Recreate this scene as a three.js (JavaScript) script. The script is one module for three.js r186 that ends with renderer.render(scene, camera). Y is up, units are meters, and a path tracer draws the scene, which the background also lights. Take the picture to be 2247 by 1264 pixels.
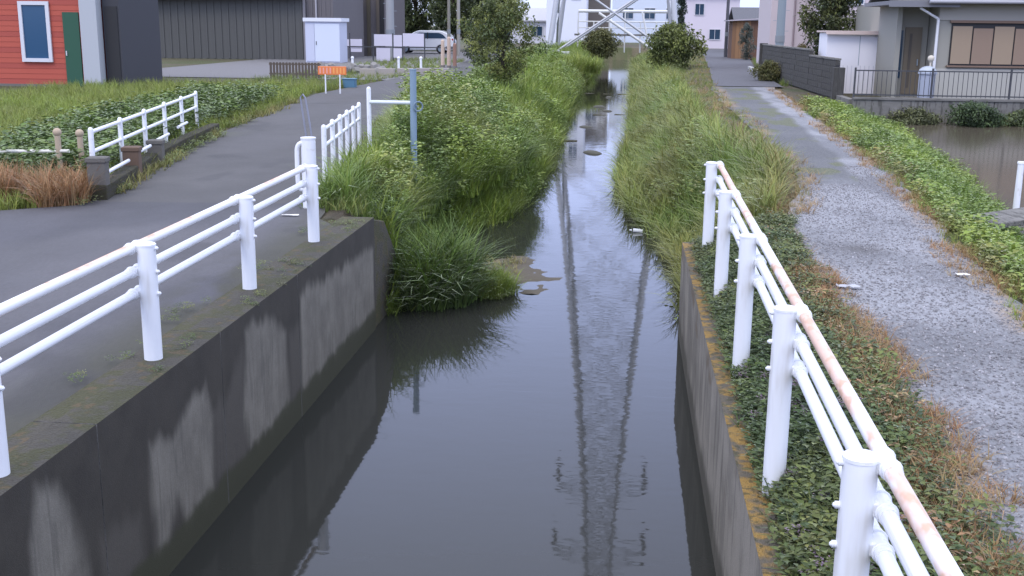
import * as THREE from 'three';
import { mergeGeometries, toCreasedNormals } from 'three/addons/utils/BufferGeometryUtils.js';
import { RoundedBoxGeometry } from 'three/addons/geometries/RoundedBoxGeometry.js';

// ------------------------------------------------------------------ camera, sky, sun, exposure
const scene = new THREE.Scene();
const R = Math.PI / 180;
const camera = new THREE.PerspectiveCamera(29.05, 2247 / 1264, 0.1, 3000);
camera.position.set(0, 2.13, 0);
camera.rotation.order = 'YXZ';
camera.rotation.set(-13.3 * R, 5.75 * R, 0.6 * R);

const renderer = new THREE.WebGLRenderer({ antialias: true });
renderer.toneMapping = THREE.LinearToneMapping;
renderer.toneMappingExposure = 1.24;
renderer.shadowMap.enabled = true;

// value noise
function hash(x, y, s = 0) { let h = Math.imul(x | 0, 374761393) + Math.imul(y | 0, 668265263) + Math.imul(s | 0, 1274126177); h = Math.imul(h ^ (h >>> 13), 1274126177); return ((h ^ (h >>> 16)) >>> 0) / 4294967296; }
function vnoise(x, y, s = 0) {
  const ix = Math.floor(x), iy = Math.floor(y), fx = x - ix, fy = y - iy, u = fx * fx * (3 - 2 * fx), v = fy * fy * (3 - 2 * fy);
  const a = hash(ix, iy, s), b = hash(ix + 1, iy, s), c = hash(ix, iy + 1, s), d = hash(ix + 1, iy + 1, s);
  return a + (b - a) * u + (c - a) * v + (a - b - c + d) * u * v;
}
function fbm(x, y, o = 4, s = 0) { let r = 0, a = 0.5, t = 0; for (let i = 0; i < o; i++) { r += a * vnoise(x, y, s + i * 17); t += a; a *= 0.5; x = x * 2.03 + 5.1; y = y * 2.03 + 3.7; } return r / t; }
const sm = (a, b, x) => { const t = Math.min(1, Math.max(0, (x - a) / (b - a))); return t * t * (3 - 2 * t); };
const mix = (a, b, t) => a + (b - a) * t;
const mix3 = (a, b, t) => [mix(a[0], b[0], t), mix(a[1], b[1], t), mix(a[2], b[2], t)];
function RNG(seed) { let s = seed | 0; return () => { s = (s + 0x6d2b79f5) | 0; let t = Math.imul(s ^ (s >>> 15), 1 | s); t = (t + Math.imul(t ^ (t >>> 7), 61 | t)) ^ t; return ((t ^ (t >>> 14)) >>> 0) / 4294967296; }; }

{ // overcast sky: brighter towards the zenith, faint cloud texture, cool tint
  const W = 512, H = 256, d = new Float32Array(W * H * 4);
  for (let j = 0; j < H; j++) for (let i = 0; i < W; i++) {
    const el = ((j + 0.5) / H - 0.5) * Math.PI, az = (i + 0.5) / W * 2 * Math.PI, s = Math.sin(el);
    const cx = Math.cos(az) * Math.cos(el) * 3, cz = Math.sin(az) * Math.cos(el) * 3;
    const c = 0.86 + 0.28 * fbm(cx + 9, cz + 4 + 2 * s, 4, 5);
    let k = mix3([0.76, 0.86, 1.15], [1.00, 1.18, 1.88], sm(0, 0.14, s)); k = mix3(k, [1.40, 1.48, 1.76], sm(0.22, 0.75, s));
    d.set(s > -0.01 ? [k[0] * c, k[1] * c, k[2] * c, 1] : [0.30, 0.32, 0.36, 1], (j * W + i) * 4);
  }
  const t = new THREE.DataTexture(d, W, H, THREE.RGBAFormat, THREE.FloatType);
  t.mapping = THREE.EquirectangularReflectionMapping; t.magFilter = THREE.LinearFilter; t.needsUpdate = true;
  scene.background = t; scene.environment = t;
}
const sun = new THREE.DirectionalLight(0xfff4e4, 0.9);
sun.name = 'sun';
sun.position.set(-14, 40, 10); sun.target.position.set(0, 0, -20);
sun.castShadow = true; sun.shadow.radius = 45; sun.shadow.mapSize.set(4096, 4096);
Object.assign(sun.shadow.camera, { left: -70, right: 70, top: 90, bottom: -90, near: 1, far: 200 });
scene.add(sun, sun.target);

// ------------------------------------------------------------------ helpers
const V = (x, y, z) => new THREE.Vector3(x, y, z);
const lin = (r, g, b) => new THREE.Color().setRGB(r, g, b);
const toS = (x) => Math.round(255 * Math.min(1, Math.max(0, x <= 0.0031308 ? 12.92 * x : 1.055 * Math.pow(x, 1 / 2.4) - 0.055)));
function tex(w, h, fn, srgb = true, wrap = THREE.RepeatWrapping) {
  const d = new Uint8Array(w * h * 4);
  for (let j = 0; j < h; j++) for (let i = 0; i < w; i++) {
    const c = fn((i + 0.5) / w, (j + 0.5) / h, i, j), o = (j * w + i) * 4;
    if (srgb) { d[o] = toS(c[0]); d[o + 1] = toS(c[1]); d[o + 2] = toS(c[2]); } else { const v = Math.round(255 * Math.min(1, Math.max(0, c))); d[o] = d[o + 1] = d[o + 2] = v; }
    d[o + 3] = 255;
  }
  const t = new THREE.DataTexture(d, w, h); t.magFilter = THREE.LinearFilter; t.wrapS = t.wrapT = wrap;
  if (srgb) t.colorSpace = THREE.SRGBColorSpace;
  t.needsUpdate = true; return t;
}
const std = (r, g, b, rough = 0.8, extra = {}) => new THREE.MeshStandardMaterial({ color: lin(r, g, b), roughness: rough, ...extra });
const taken = {};
function numbered(n) { const k = taken[n] = (taken[n] ?? -1) + 1; return k ? n + '_' + String(k).padStart(3, '0') : n; }
function tag(o, label, category, group, kind) { o.userData.label = label; o.userData.category = category; if (group) o.userData.group = group; o.userData.kind = kind || 'thing'; return o; }
function thing(name, label, category, pos = [0, 0, 0], turn = 0, group) { const o = new THREE.Group(); o.name = numbered(name); o.position.set(...pos); o.rotation.y = turn; scene.add(o); return tag(o, label, category, group); }
function part(name, geo, m, parent, label) { const o = new THREE.Mesh(Array.isArray(geo) ? merge(geo) : geo, m); o.name = name; o.castShadow = o.receiveShadow = true; if (label) o.userData.label = label; parent.add(o); return o; }
function single(name, geo, m, label, category, group) { const o = new THREE.Mesh(Array.isArray(geo) ? merge(geo) : geo, m); o.name = numbered(name); o.castShadow = o.receiveShadow = true; scene.add(o); return tag(o, label, category, group); }
function struct(name, geo, m) { const o = new THREE.Mesh(geo, m); o.name = name; o.castShadow = o.receiveShadow = true; o.userData.kind = 'structure'; scene.add(o); return o; }
function merge(list) { return list.length === 1 ? list[0] : mergeGeometries(list.map((g) => { const n = g.index ? g.toNonIndexed() : g; for (const k of Object.keys(n.attributes)) if (!['position', 'normal', 'uv'].includes(k)) n.deleteAttribute(k); return n; })); }
const box = (w, h, d, x = 0, y = 0, z = 0, ry = 0) => { const g = new THREE.BoxGeometry(w, h, d); if (ry) g.rotateY(ry); return g.translate(x, y, z); };
const rbox = (w, h, d, r, x = 0, y = 0, z = 0) => new RoundedBoxGeometry(w, h, d, 2, Math.min(r, w / 2.01, h / 2.01, d / 2.01)).translate(x, y, z);
const b2 = (x0, x1, y0, y1, z0, z1) => box(x1 - x0, y1 - y0, z1 - z0, (x0 + x1) / 2, (y0 + y1) / 2, (z0 + z1) / 2);
function bar(a, b, r, seg = 8, r2 = r) { // a round bar between two points
  const d = b.clone().sub(a), L = d.length(), g = new THREE.CylinderGeometry(r2, r, L, seg, 1).translate(0, L / 2, 0);
  return g.applyQuaternion(new THREE.Quaternion().setFromUnitVectors(V(0, 1, 0), d.normalize())).translate(a.x, a.y, a.z);
}
const cyl = (r0, r1, h, x, y, z, seg = 20) => new THREE.CylinderGeometry(r1, r0, h, seg, 1).translate(x, y + h / 2, z);
function poly(keys) { return (z) => { const k = keys; if (z >= k[0][0]) return k[0][1]; for (let i = 1; i < k.length; i++) if (z >= k[i][0]) return mix(k[i - 1][1], k[i][1], (k[i - 1][0] - z) / (k[i - 1][0] - k[i][0])); return k[k.length - 1][1]; }; } // keys in order of falling z

// ------------------------------------------------------------------ layout of the ground
const WATER = -1.25, PADDY = -0.52, WALL_END = -12;
const LX = -2.76, RX = 0.66;                                                        // faces of the two retaining walls
const sL = poly([[-12, -2.7], [-13, -2.75], [-15.5, -3.0], [-17.5, -2.85], [-19.5, -2.15], [-23, -1.95], [-28, -1.95], [-40, -2.15], [-60, -2.45], [-116, -2.5]]);   // stream edges at the water line
const sR = poly([[-12, 0.72], [-14.5, 0.98], [-17, 0.85], [-19.5, 0.45], [-22, 0.1], [-30, 0.05], [-50, 0.15], [-116, 0.3]]);
const bL = poly([[-12, -3.3], [-14.5, -3.75], [-18.8, -4.25], [-24, -5.2], [-30, -5.4], [-49, -6.1], [-57, -7.0], [-70, -7.2], [-116, -6]]);                   // right edge of the left road
const eL = poly([[2, -16], [-8, -16], [-10.6, -10.5], [-11.9, -7.2], [-12.5, -6.4], [-13.8, -6.55], [-17, -7.15], [-21.5, -8.0], [-34, -9.6], [-46, -9.3], [-57, -9.3], [-66, -9.6], [-75, -10.5], [-116, -14]]); // its left edge
const pL = poly([[2, 1.55], [-4.4, 1.62], [-7.1, 1.7], [-9.2, 1.65], [-12.2, 1.75], [-14.6, 2.35], [-17, 2.66], [-24, 2.85], [-32, 2.85], [-42, 3.15], [-60, 4.2], [-94, 6.0], [-116, 7.6]]);   // gravel path, left edge
const pR = poly([[2, 2.75], [-4, 2.8], [-8.2, 2.98], [-12.8, 3.44], [-16.3, 3.85], [-22, 4.2], [-32.7, 4.75], [-44, 5.3], [-60, 6.1], [-86, 8.4], [-116, 11]]);
const vR = poly([[2, 4.4], [-10, 4.6], [-14, 4.95], [-18, 5.75], [-23, 6.6], [-30, 7.2], [-32.2, 7.6]]);                                                                        // edge of the flooded field
function inPaddy(x, z) { return z > -33.2 - 0.0 * x && x > vR(z) && x < 60; }
function height(x, z) {
  const n = (fbm(x * 1.3 + 40, z * 1.3, 3, 3) - 0.5);
  if (z > WALL_END) {
    if (x > LX - 0.12 && x < RX + 0.12) return -1.75;
    if (x <= LX - 0.12) return -0.035;
  } else {
    const a = sL(z), b = sR(z);
    if (x > a - 0.25 && x < b + 0.25) return -1.75 + 0.3 * (sm(a + 0.15, a - 0.25, x) + sm(b - 0.15, b + 0.25, x)) * (1 + 0 * n);
    const c = bL(z), d = Math.max(pL(z) - 0.15, b + 0.8);
    if (x <= a - 0.25) {
      if (x < c) return -0.035;
      const t = (x - c) / (a - 0.25 - c);              // 0 at the road, 1 at the water
      return -0.035 - 1.35 * Math.pow(t, 3.2) + (0.16 * n + 0.12) * Math.sin(Math.min(1, t * 1.05) * Math.PI);
    }
    if (x < d) { const t = (d - x) / (d - b - 0.25); return -0.03 - 1.35 * Math.pow(t, 2.3) + 0.2 * n * Math.sin(Math.min(1, t) * Math.PI); }
  }
  const e = pR(z);
  if (x > e) {
    if (z > -34) { const v = vR(z); if (x < v + 0.5) return -0.03 - 0.75 * Math.pow(sm(e, v + 0.5, x), 1.3) + 0.08 * n * sm(e, e + 0.5, x); return x < 60 ? -0.8 : -0.4; }
    return -0.06;
  }
  if (z > WALL_END - 0.5 && x > RX && x < 1.3) return -0.035 - 0.2 * sm(1.25, 0.75, x) + 0.02 * n;
  return -0.035 + (x > RX ? 0.02 * n * sm(0.7, 1, x) * (1 - sm(pL(z) - 0.3, pL(z), x)) : 0);
}

// ------------------------------------------------------------------ materials
const grainBump = tex(512, 512, (u, v, i, j) => 0.6 * hash(i, j, 1) + 0.4 * hash(i >> 1, j >> 1, 2), false);
const bumpRep = (u, v) => { const t = grainBump.clone(); t.repeat.set(u, v); t.needsUpdate = true; return t; };
const roadMap = tex(1024, 2048, (u, v, i, j) => { // x -16..-2, z 2..-68
  const x = -16 + 14 * u, z = 2 - 70 * v;
  const a = fbm(x * 0.9, z * 0.35, 4, 11), b = fbm(x * 3, z * 3, 3, 12), g = hash(i, j, 4);
  let c = mix3([0.060, 0.059, 0.066], [0.086, 0.084, 0.096], sm(0.3, 0.7, a));
  c = mix3(c, [0.12, 0.116, 0.122], 0.5 * sm(0.6, 0.8, fbm(x * 0.5 + 7, z * 0.4, 3, 15)));
  // older patched asphalt with a seam across the side road, oil-dark and moss-stained spots
  if (z < -12.4 - 0.1 * x - 1.0) c = mix3(c, [0.090, 0.085, 0.078], 0.55);
  c = mix3(c, [0.058, 0.056, 0.036], 0.9 * sm(0.36, 0.56, fbm(x * 2.2, z * 1.1, 4, 21) + 0.25 * sm(-3.5, -3.1, x)) * sm(-3.85, -3.25, x) * (z > -13 ? 1 : 0));
  c = mix3(c, [0.10, 0.105, 0.07], 0.5 * sm(0.56, 0.7, fbm(x * 1.6, z * 0.9, 4, 23)) * (1 - sm(0.0, 0.7, x - eL(z))));
  c = mix3(c, [0.05, 0.048, 0.05], 0.5 * sm(0.66, 0.76, fbm(x * 1.2 + 31, z * 0.8, 3, 27)));
  const k = (0.78 + 0.18 * b) * (0.92 + 0.16 * g); return [c[0] * k, c[1] * k, c[2] * k];
}, true, THREE.ClampToEdgeWrapping);
const M = {
  road: new THREE.MeshStandardMaterial({ map: roadMap, roughness: 0.8, bumpMap: bumpRep(14, 70), bumpScale: 0.002 }),
  asphalt: std(0.092, 0.091, 0.103, 0.85, { bumpMap: grainBump, bumpScale: 0.004 }),
  white: new THREE.MeshStandardMaterial({ roughness: 0.45, map: tex(256, 256, (u, v, i, j) => { const n = fbm(u * 9, v * 9, 4, 31), d = sm(0.6, 0.78, fbm(u * 5 + 3, v * 14, 4, 33)); const k = 0.74 + 0.08 * n; return mix3([k * 0.98, k, k * 1.04], [0.5, 0.47, 0.42], 0.35 * d); }) }),
  cast: std(0.16, 0.15, 0.135, 0.9, { bumpMap: grainBump, bumpScale: 0.006 }),
  steel: std(0.30, 0.36, 0.42, 0.55, { metalness: 0.25 }),
  dark: std(0.022, 0.022, 0.025, 0.7),
  darkSteel: std(0.05, 0.052, 0.06, 0.6),
  rubber: std(0.02, 0.02, 0.022, 0.9),
};
const rustMap = tex(1024, 64, (u, v, i, j) => {
  const p = fbm(u * 7, v * 1.2, 5, 41), q = fbm(u * 90, v * 6, 3, 42);
  const k = 0.76 + 0.05 * q, w = [k, k * 1.01, k * 1.03];
  const top = sm(0.05, 0.22, v) * (1 - sm(0.80, 0.96, v));             // rust sits along the worn crown of the pipe, as in the photograph
  const r = 0.85 * sm(0.43, 0.60, p * 0.8 + q * 0.2) * top;
  return mix3(w, mix3([0.66, 0.42, 0.30], [0.56, 0.31, 0.18], sm(0.55, 0.75, q)), r);
});
M.rusty = new THREE.MeshStandardMaterial({ map: rustMap, roughness: 0.6 });

// ------------------------------------------------------------------ terrain
{
  const xs = [-1500, -700, -300, -150, -90], zs = [200, 60, 20, 8];
  for (let x = -60; x < -17; x += 4) xs.push(x);
  for (let x = -16; x < -9; x += 1) xs.push(x);
  for (let x = -9; x < -3.1; x += 0.25) xs.push(x);
  xs.push(-3.02, -2.89, -2.87, -2.75, -2.6, -2.4, -2.2, -2, -1.8, -1.5, -1, -0.5, -0.2, 0, 0.2, 0.4, 0.6, 0.7, 0.77, 0.79, 0.9, 1.05);
  for (let x = 1.2; x < 9; x += 0.22) xs.push(x);
  for (let x = 9.2; x < 20; x += 0.8) xs.push(x);
  xs.push(24, 30, 40, 55, 61, 62, 100, 150, 300, 700, 1500);
  for (let z = 4; z > -11.9; z -= 0.5) zs.push(z);
  zs.push(-11.98, -12.02);
  for (let z = -12.25; z > -33.9; z -= 0.3) zs.push(z);
  zs.push(-33.98, -34.02, -34.4, -35);
  for (let z = -36; z > -117; z -= 1) zs.push(z);
  zs.push(-118, -119, -130, -160, -220, -350, -600, -1000, -1500);
  const nx = xs.length, nz = zs.length, P = new Float32Array(nx * nz * 3), C = new Float32Array(nx * nz * 3), UV = new Float32Array(nx * nz * 2), I = [];
  for (let j = 0; j < nz; j++) for (let i = 0; i < nx; i++) {
    const x = xs[i], z = zs[j], k = j * nx + i, far = z < -118 || z > 8;
    P.set([x, far ? -0.06 : height(x, z), z], k * 3); UV.set([x, z], k * 2);
    const n = fbm(x * 0.7, z * 0.7, 4, 61), m = fbm(x * 2.1, z * 2.1, 3, 62);
    let c = mix3([0.075, 0.085, 0.032], [0.105, 0.085, 0.055], sm(0.42, 0.62, n));
    c = mix3(c, [0.15, 0.115, 0.08], 0.6 * sm(0.55, 0.75, m));
    C.set(c, k * 3);
  }
  for (let j = 0; j < nz - 1; j++) for (let i = 0; i < nx - 1; i++) { const a = j * nx + i; I.push(a, a + 1, a + nx, a + 1, a + nx + 1, a + nx); }
  const g = new THREE.BufferGeometry();
  g.setAttribute('position', new THREE.BufferAttribute(P, 3)); g.setAttribute('color', new THREE.BufferAttribute(C, 3)); g.setAttribute('uv', new THREE.BufferAttribute(UV, 2)); g.setIndex(I); g.computeVertexNormals();
  struct('ground', g, new THREE.MeshStandardMaterial({ vertexColors: true, roughness: 0.95, bumpMap: grainBump, bumpScale: 0.02 }));
}
// a sheet between two edges that run along z, uv by the caller
function ribbon(z0, z1, dz, fa, fb, fy, nx, fuv) {
  const P = [], UV = [], I = []; let rows = 0;
  for (let z = z0; z >= z1 - 1e-6; z -= dz, rows++) for (let i = 0; i <= nx; i++) { const x = mix(fa(z), fb(z), i / nx); P.push(x, fy(x, z, i / nx), z); UV.push(...fuv(x, z)); }
  for (let j = 0; j < rows - 1; j++) for (let i = 0; i < nx; i++) { const a = j * (nx + 1) + i; I.push(a, a + 1, a + nx + 1, a + 1, a + nx + 2, a + nx + 1); }
  const g = new THREE.BufferGeometry(); g.setAttribute('position', new THREE.Float32BufferAttribute(P, 3)); g.setAttribute('uv', new THREE.Float32BufferAttribute(UV, 2)); g.setIndex(I); g.computeVertexNormals(); return g;
}
struct('road', ribbon(2, -68, 0.4, (z) => eL(z) - 0.0, (z) => (z > WALL_END ? -3.1 : bL(z) - 0.06 + 0.10 * (vnoise(z * 1.7, 3) - 0.5)), () => 0, 12, (x, z) => [(x + 16) / 14, (2 - z) / 70]), M.road);
struct('yard', ribbon(-43.5, -92, 1.5, () => -22, (z) => eL(z) + 0.02, () => -0.012, 4, (x, z) => [x / 5, z / 5]), std(0.16, 0.155, 0.16, 0.95, { bumpMap: grainBump, bumpScale: 0.02 }));
struct('far_road', ribbon(-68, -116, 2, eL, (z) => bL(z) - 0.06, () => 0, 4, (x, z) => [x, z]), M.asphalt);

const pathMap = tex(512, 2048, (u, v, i, j) => { // x 1..6, z 2..-43
  const x = 1 + 5 * u, z = 2 - 45 * v, a = fbm(x * 1.4, z * 0.8, 4, 71), g = hash(i, j, 72), g2 = hash(i >> 1, j >> 1, 73);
  let c = mix3([0.155, 0.158, 0.172], [0.25, 0.254, 0.275], sm(0.3, 0.7, a));
  const rel = (x - pL(z)) / (pR(z) - pL(z));
  const dk = sm(-15.5, -17.5, z) * sm(0.72, 0.58, rel + 0.12 * (vnoise(z * 0.8, 1, 5) - 0.5));    // the old dark paving beside the pale wheel track
  c = mix3(c, [0.098, 0.100, 0.105], 0.85 * dk);
  c = mix3(c, [0.11, 0.12, 0.055], 0.7 * dk * sm(0.5, 0.62, fbm(x * 2, z * 1.2, 4, 75)));
  c = mix3(c, [0.30, 0.22, 0.15], 0.6 * sm(0.52, 0.64, fbm(x * 2.4, z * 1.4, 4, 76)) * (sm(0.22, 0.02, rel) + sm(0.84, 0.98, rel)));
  c = mix3(c, [0.09, 0.085, 0.085], 0.8 * Math.exp(-((x - 2.38) ** 2) / 0.05 - ((z + 11.2) ** 2) / 0.05) );
  const k = 0.7 + 0.35 * g + 0.25 * g2; return [c[0] * k, c[1] * k, c[2] * k];
}, true, THREE.ClampToEdgeWrapping);
M.path = new THREE.MeshStandardMaterial({ map: pathMap, roughness: 0.95, bumpMap: bumpRep(3, 27), bumpScale: 0.005 });
const pathY = (x, z) => -0.004 + 0.02 * (fbm(x * 1.5, z * 1.5, 2, 9) - 0.5);
struct('gravel_path', ribbon(2, -42.6, 0.3, (z) => pL(z) - 0.12 + 0.25 * (fbm(z * 1.3, 2, 3, 8) - 0.5), (z) => pR(z) + 0.1 + 0.3 * (fbm(z * 1.1, 9, 3, 8) - 0.5), (x, z, t) => pathY(x, z), 10, (x, z) => [(x - 1) / 5, (2 - z) / 45]), M.path);
struct('lane', ribbon(-42.6, -116, 1.2, (z) => pL(z), (z) => pR(z) + 0.5, () => 0.006, 6, (x, z) => [x, z]), M.asphalt);

// ------------------------------------------------------------------ water
const ripple = tex(1024, 1024, (u, v) => { // tiles: blend of two offset copies
  const f = (x, y) => 0.6 * fbm(x * 10, y * 26, 4, 81) + 0.4 * fbm(x * 34, y * 60, 3, 82);
  return mix(f(u, v), f(u + 1, v), 1 - sm(0, 1, u)) * 1;
}, false);
M.water = new THREE.MeshPhysicalMaterial({ color: lin(0.028, 0.029, 0.026), roughness: 0.035, ior: 1.333, bumpMap: ripple, bumpScale: 0.0012 });
struct('stream', ribbon(4, -118, 0.6, (z) => (z > WALL_END ? LX - 0.06 : sL(z) - 0.2), (z) => (z > WALL_END ? RX + 0.06 : sR(z) + 0.2), () => WATER, 6, (x, z) => [x / 5, z / 5]), M.water);
M.paddy = new THREE.MeshPhysicalMaterial({ color: lin(0.10, 0.085, 0.064), roughness: 0.12, ior: 1.333, bumpMap: ripple, bumpScale: 0.0008 });
struct('flooded_field', ribbon(2, -34, 1, (z) => vR(z) - 0.1, () => 60, () => PADDY, 6, (x, z) => [x / 5, z / 5]), M.paddy);

{ // low mud bar beside the grass clumps
  const g = new THREE.CircleGeometry(1, 40).rotateX(-Math.PI / 2), q = new THREE.PlaneGeometry(2.4, 2.4, 30, 30).rotateX(-Math.PI / 2), p = q.attributes.position;
  for (let i = 0; i < p.count; i++) { const x = p.getX(i), z = p.getZ(i), r = Math.hypot(x / 0.75, z / 1.1) * (0.75 + 0.5 * fbm(x * 1.6 + 4, z * 1.6, 3, 55)); p.setY(i, 0.06 * (1 - r) + 0.09 * (fbm(x * 4, z * 4, 4, 56) - 0.55)); }
  q.computeVertexNormals(); q.translate(-1.7, WATER, -15.1);
  struct('mud_bar', q, std(0.085, 0.070, 0.048, 0.8, { bumpMap: grainBump, bumpScale: 0.01 }));
}
// ------------------------------------------------------------------ retaining walls of the stream
// stains on the left face: dark growth washed down from the top, clean pale concrete between, algae above the water (outlines read from the photograph; a = z, b = y)
const pale = [
  [[-4.70, -0.08], [-4.92, -0.13], [-5.03, -0.32], [-5.16, -1.03], [-4.62, -1.03], [-4.62, -0.3]],
  [[-5.98, -0.30], [-6.3, -0.42], [-6.64, -0.24], [-6.86, -0.24], [-6.99, -0.55], [-6.95, -1.03], [-6.42, -1.05], [-6.31, -0.82], [-6.2, -1.03], [-5.99, -1.03]],
  [[-7.72, -0.08], [-8.18, -0.12], [-8.68, -0.40], [-8.74, -1.03], [-7.72, -1.03], [-7.62, -0.7]],
  [[-9.14, -0.16], [-11.9, -0.30], [-11.95, -1.03], [-9.10, -1.04]],
  [[-2.6, -0.12], [-3.6, -0.2], [-3.7, -1.03], [-2.5, -1.03]], [[0.5, -0.1], [-1.4, -0.2], [-1.5, -1.03], [0.6, -1.03]],
];
const half = [[[-7.02, -0.5], [-7.3, -0.42], [-7.62, -0.2], [-7.66, -1.03], [-7.0, -1.03]], [[-8.78, -0.4], [-9.1, -0.42], [-9.1, -1.03], [-8.78, -1.03]], [[-5.3, -0.6], [-5.8, -0.7], [-5.85, -1.03], [-5.3, -1.03]]];   // greyer, half washed areas
function pdist(p, x, y) { // signed distance to a polygon, inside negative
  let d = 1e9, s = 1;
  for (let i = 0, j = p.length - 1; i < p.length; j = i++) {
    const ex = p[j][0] - p[i][0], ey = p[j][1] - p[i][1], wx = x - p[i][0], wy = y - p[i][1], t = Math.min(1, Math.max(0, (wx * ex + wy * ey) / (ex * ex + ey * ey)));
    d = Math.min(d, (wx - ex * t) ** 2 + (wy - ey * t) ** 2);
    const a = y >= p[i][1], b = y < p[j][1], c = ex * wy > ey * wx;
    if ((a && b && c) || (!a && !b && !c)) s = -s;
  }
  return s * Math.sqrt(d);
}
const WB = -1.8, WT = 0.035;
const leftFaceMap = tex(2048, 256, (u, v, i, j) => {
  const z = 1.5 - 13.6 * u, y = WB + (WT - WB) * v;
  const dz = 0.14 * (fbm(z * 5, y * 1.2, 4, 91) - 0.5), dy = 0.16 * (fbm(z * 9, y * 1.5, 3, 92) - 0.5);
  let d = 9; for (const p of pale) d = Math.min(d, pdist(p, z + dz, y + dy));
  const streak = fbm(z * 26, y * 2.2, 4, 93), g = hash(i, j, 94), b = fbm(z * 6, y * 6, 4, 95);
  let c = mix3([0.036, 0.0315, 0.0245], [0.060, 0.053, 0.041], b), e = 9; for (const p of half) e = Math.min(e, pdist(p, z + dz, y + dy));
  c = mix3(c, [0.092, 0.083, 0.068], 0.8 * sm(0.09, -0.08, e));
  c = mix3(c, mix3([0.150, 0.138, 0.113], [0.215, 0.199, 0.163], sm(0.25, 0.75, 0.6 * b + 0.4 * streak)), sm(0.07, -0.06, d));
  c = mix3(c, [0.05, 0.047, 0.040], 0.35 * sm(0.62, 0.76, streak));
  c = mix3(c, [0.042, 0.043, 0.020], 0.9 * sm(-0.96, -1.06, y + 0.12 * (b - 0.5)));
  const k = 0.80 + 0.18 * g; return [c[0] * k, c[1] * k, c[2] * k];
}, true, THREE.ClampToEdgeWrapping);
const mossMap = tex(512, 512, (u, v, i, j) => { // tiled every 3 m
  const a = fbm(u * 14, v * 14, 5, 101), b = fbm(u * 40, v * 40, 3, 102), g = hash(i, j, 103);
  let c = mix3([0.050, 0.045, 0.035], [0.085, 0.076, 0.058], a); c = mix3(c, [0.052, 0.052, 0.018], 0.85 * sm(0.38, 0.58, a * 0.6 + b * 0.4)); c = mix3(c, [0.13, 0.08, 0.045], 0.4 * sm(0.64, 0.74, b));
  const k = 0.8 + 0.4 * g; return [c[0] * k, c[1] * k, c[2] * k];
});
M.moss = new THREE.MeshStandardMaterial({ map: mossMap, roughness: 0.95, bumpMap: grainBump, bumpScale: 0.01 });
const concMap = tex(512, 512, (u, v, i, j) => { const a = fbm(u * 8, v * 8, 5, 111), s = fbm(u * 30, v * 3, 4, 112), g = hash(i, j, 113); let c = mix3([0.14, 0.135, 0.125], [0.24, 0.23, 0.215], a); c = mix3(c, [0.07, 0.068, 0.06], 0.7 * sm(0.52, 0.7, s)); const k = 0.88 + 0.22 * g; return [c[0] * k, c[1] * k, c[2] * k]; });
M.concrete = new THREE.MeshStandardMaterial({ map: concMap, roughness: 0.92, bumpMap: grainBump, bumpScale: 0.006 });
M.leftFace = new THREE.MeshStandardMaterial({ map: leftFaceMap, roughness: 0.9, bumpMap: bumpRep(14, 1.84), bumpScale: 0.0015 });
const rightFaceMap = tex(2048, 256, (u, v, i, j) => {
  const z = 1.5 - 13.6 * u, y = WB + (WT - WB) * v, a = fbm(z * 2.5, y * 2.5, 5, 121), s = fbm(z * 22, y * 1.8, 4, 122), g = hash(i, j, 123);
  let c = mix3([0.15, 0.135, 0.11], [0.25, 0.225, 0.185], sm(0.3, 0.7, a)); c = mix3(c, [0.075, 0.067, 0.05], 0.6 * sm(0.54, 0.72, s));
  c = mix3(c, [0.05, 0.045, 0.03], 0.8 * sm(-0.98, -1.12, y + 0.15 * (a - 0.5)));
  c = mix3(c, [0.10, 0.065, 0.03], 0.6 * sm(0.6, 0.72, fbm(z * 1.6, y * 3, 4, 126)) * sm(-0.75, -0.3, y));
  const k = 0.88 + 0.22 * g; return [c[0] * k, c[1] * k, c[2] * k];
}, true, THREE.ClampToEdgeWrapping);
M.rightFace = new THREE.MeshStandardMaterial({ map: rightFaceMap, roughness: 0.92, bumpMap: bumpRep(14, 1.84), bumpScale: 0.003 });
const lichenMap = tex(256, 1024, (u, v, i, j) => { // top of the right wall: orange lichen and dark moss, tiled every 0.5 x 4 m
  const a = 0.55 * fbm(u * 7, v * 60, 4, 131) + 0.45 * fbm(u * 1.5, v * 9, 3, 134), b = fbm(u * 16, v * 130, 3, 132), g = hash(i, j, 133);
  let c = mix3([0.10, 0.085, 0.06], [0.17, 0.15, 0.12], b); c = mix3(c, [0.36, 0.215, 0.045], 0.85 * sm(0.40, 0.58, a)); c = mix3(c, [0.055, 0.055, 0.025], 0.7 * sm(0.55, 0.7, b));
  const k = 0.8 + 0.35 * g; return [c[0] * k, c[1] * k, c[2] * k];
});
M.lichen = new THREE.MeshStandardMaterial({ map: lichenMap, roughness: 0.95, bumpMap: grainBump, bumpScale: 0.01 });

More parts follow.
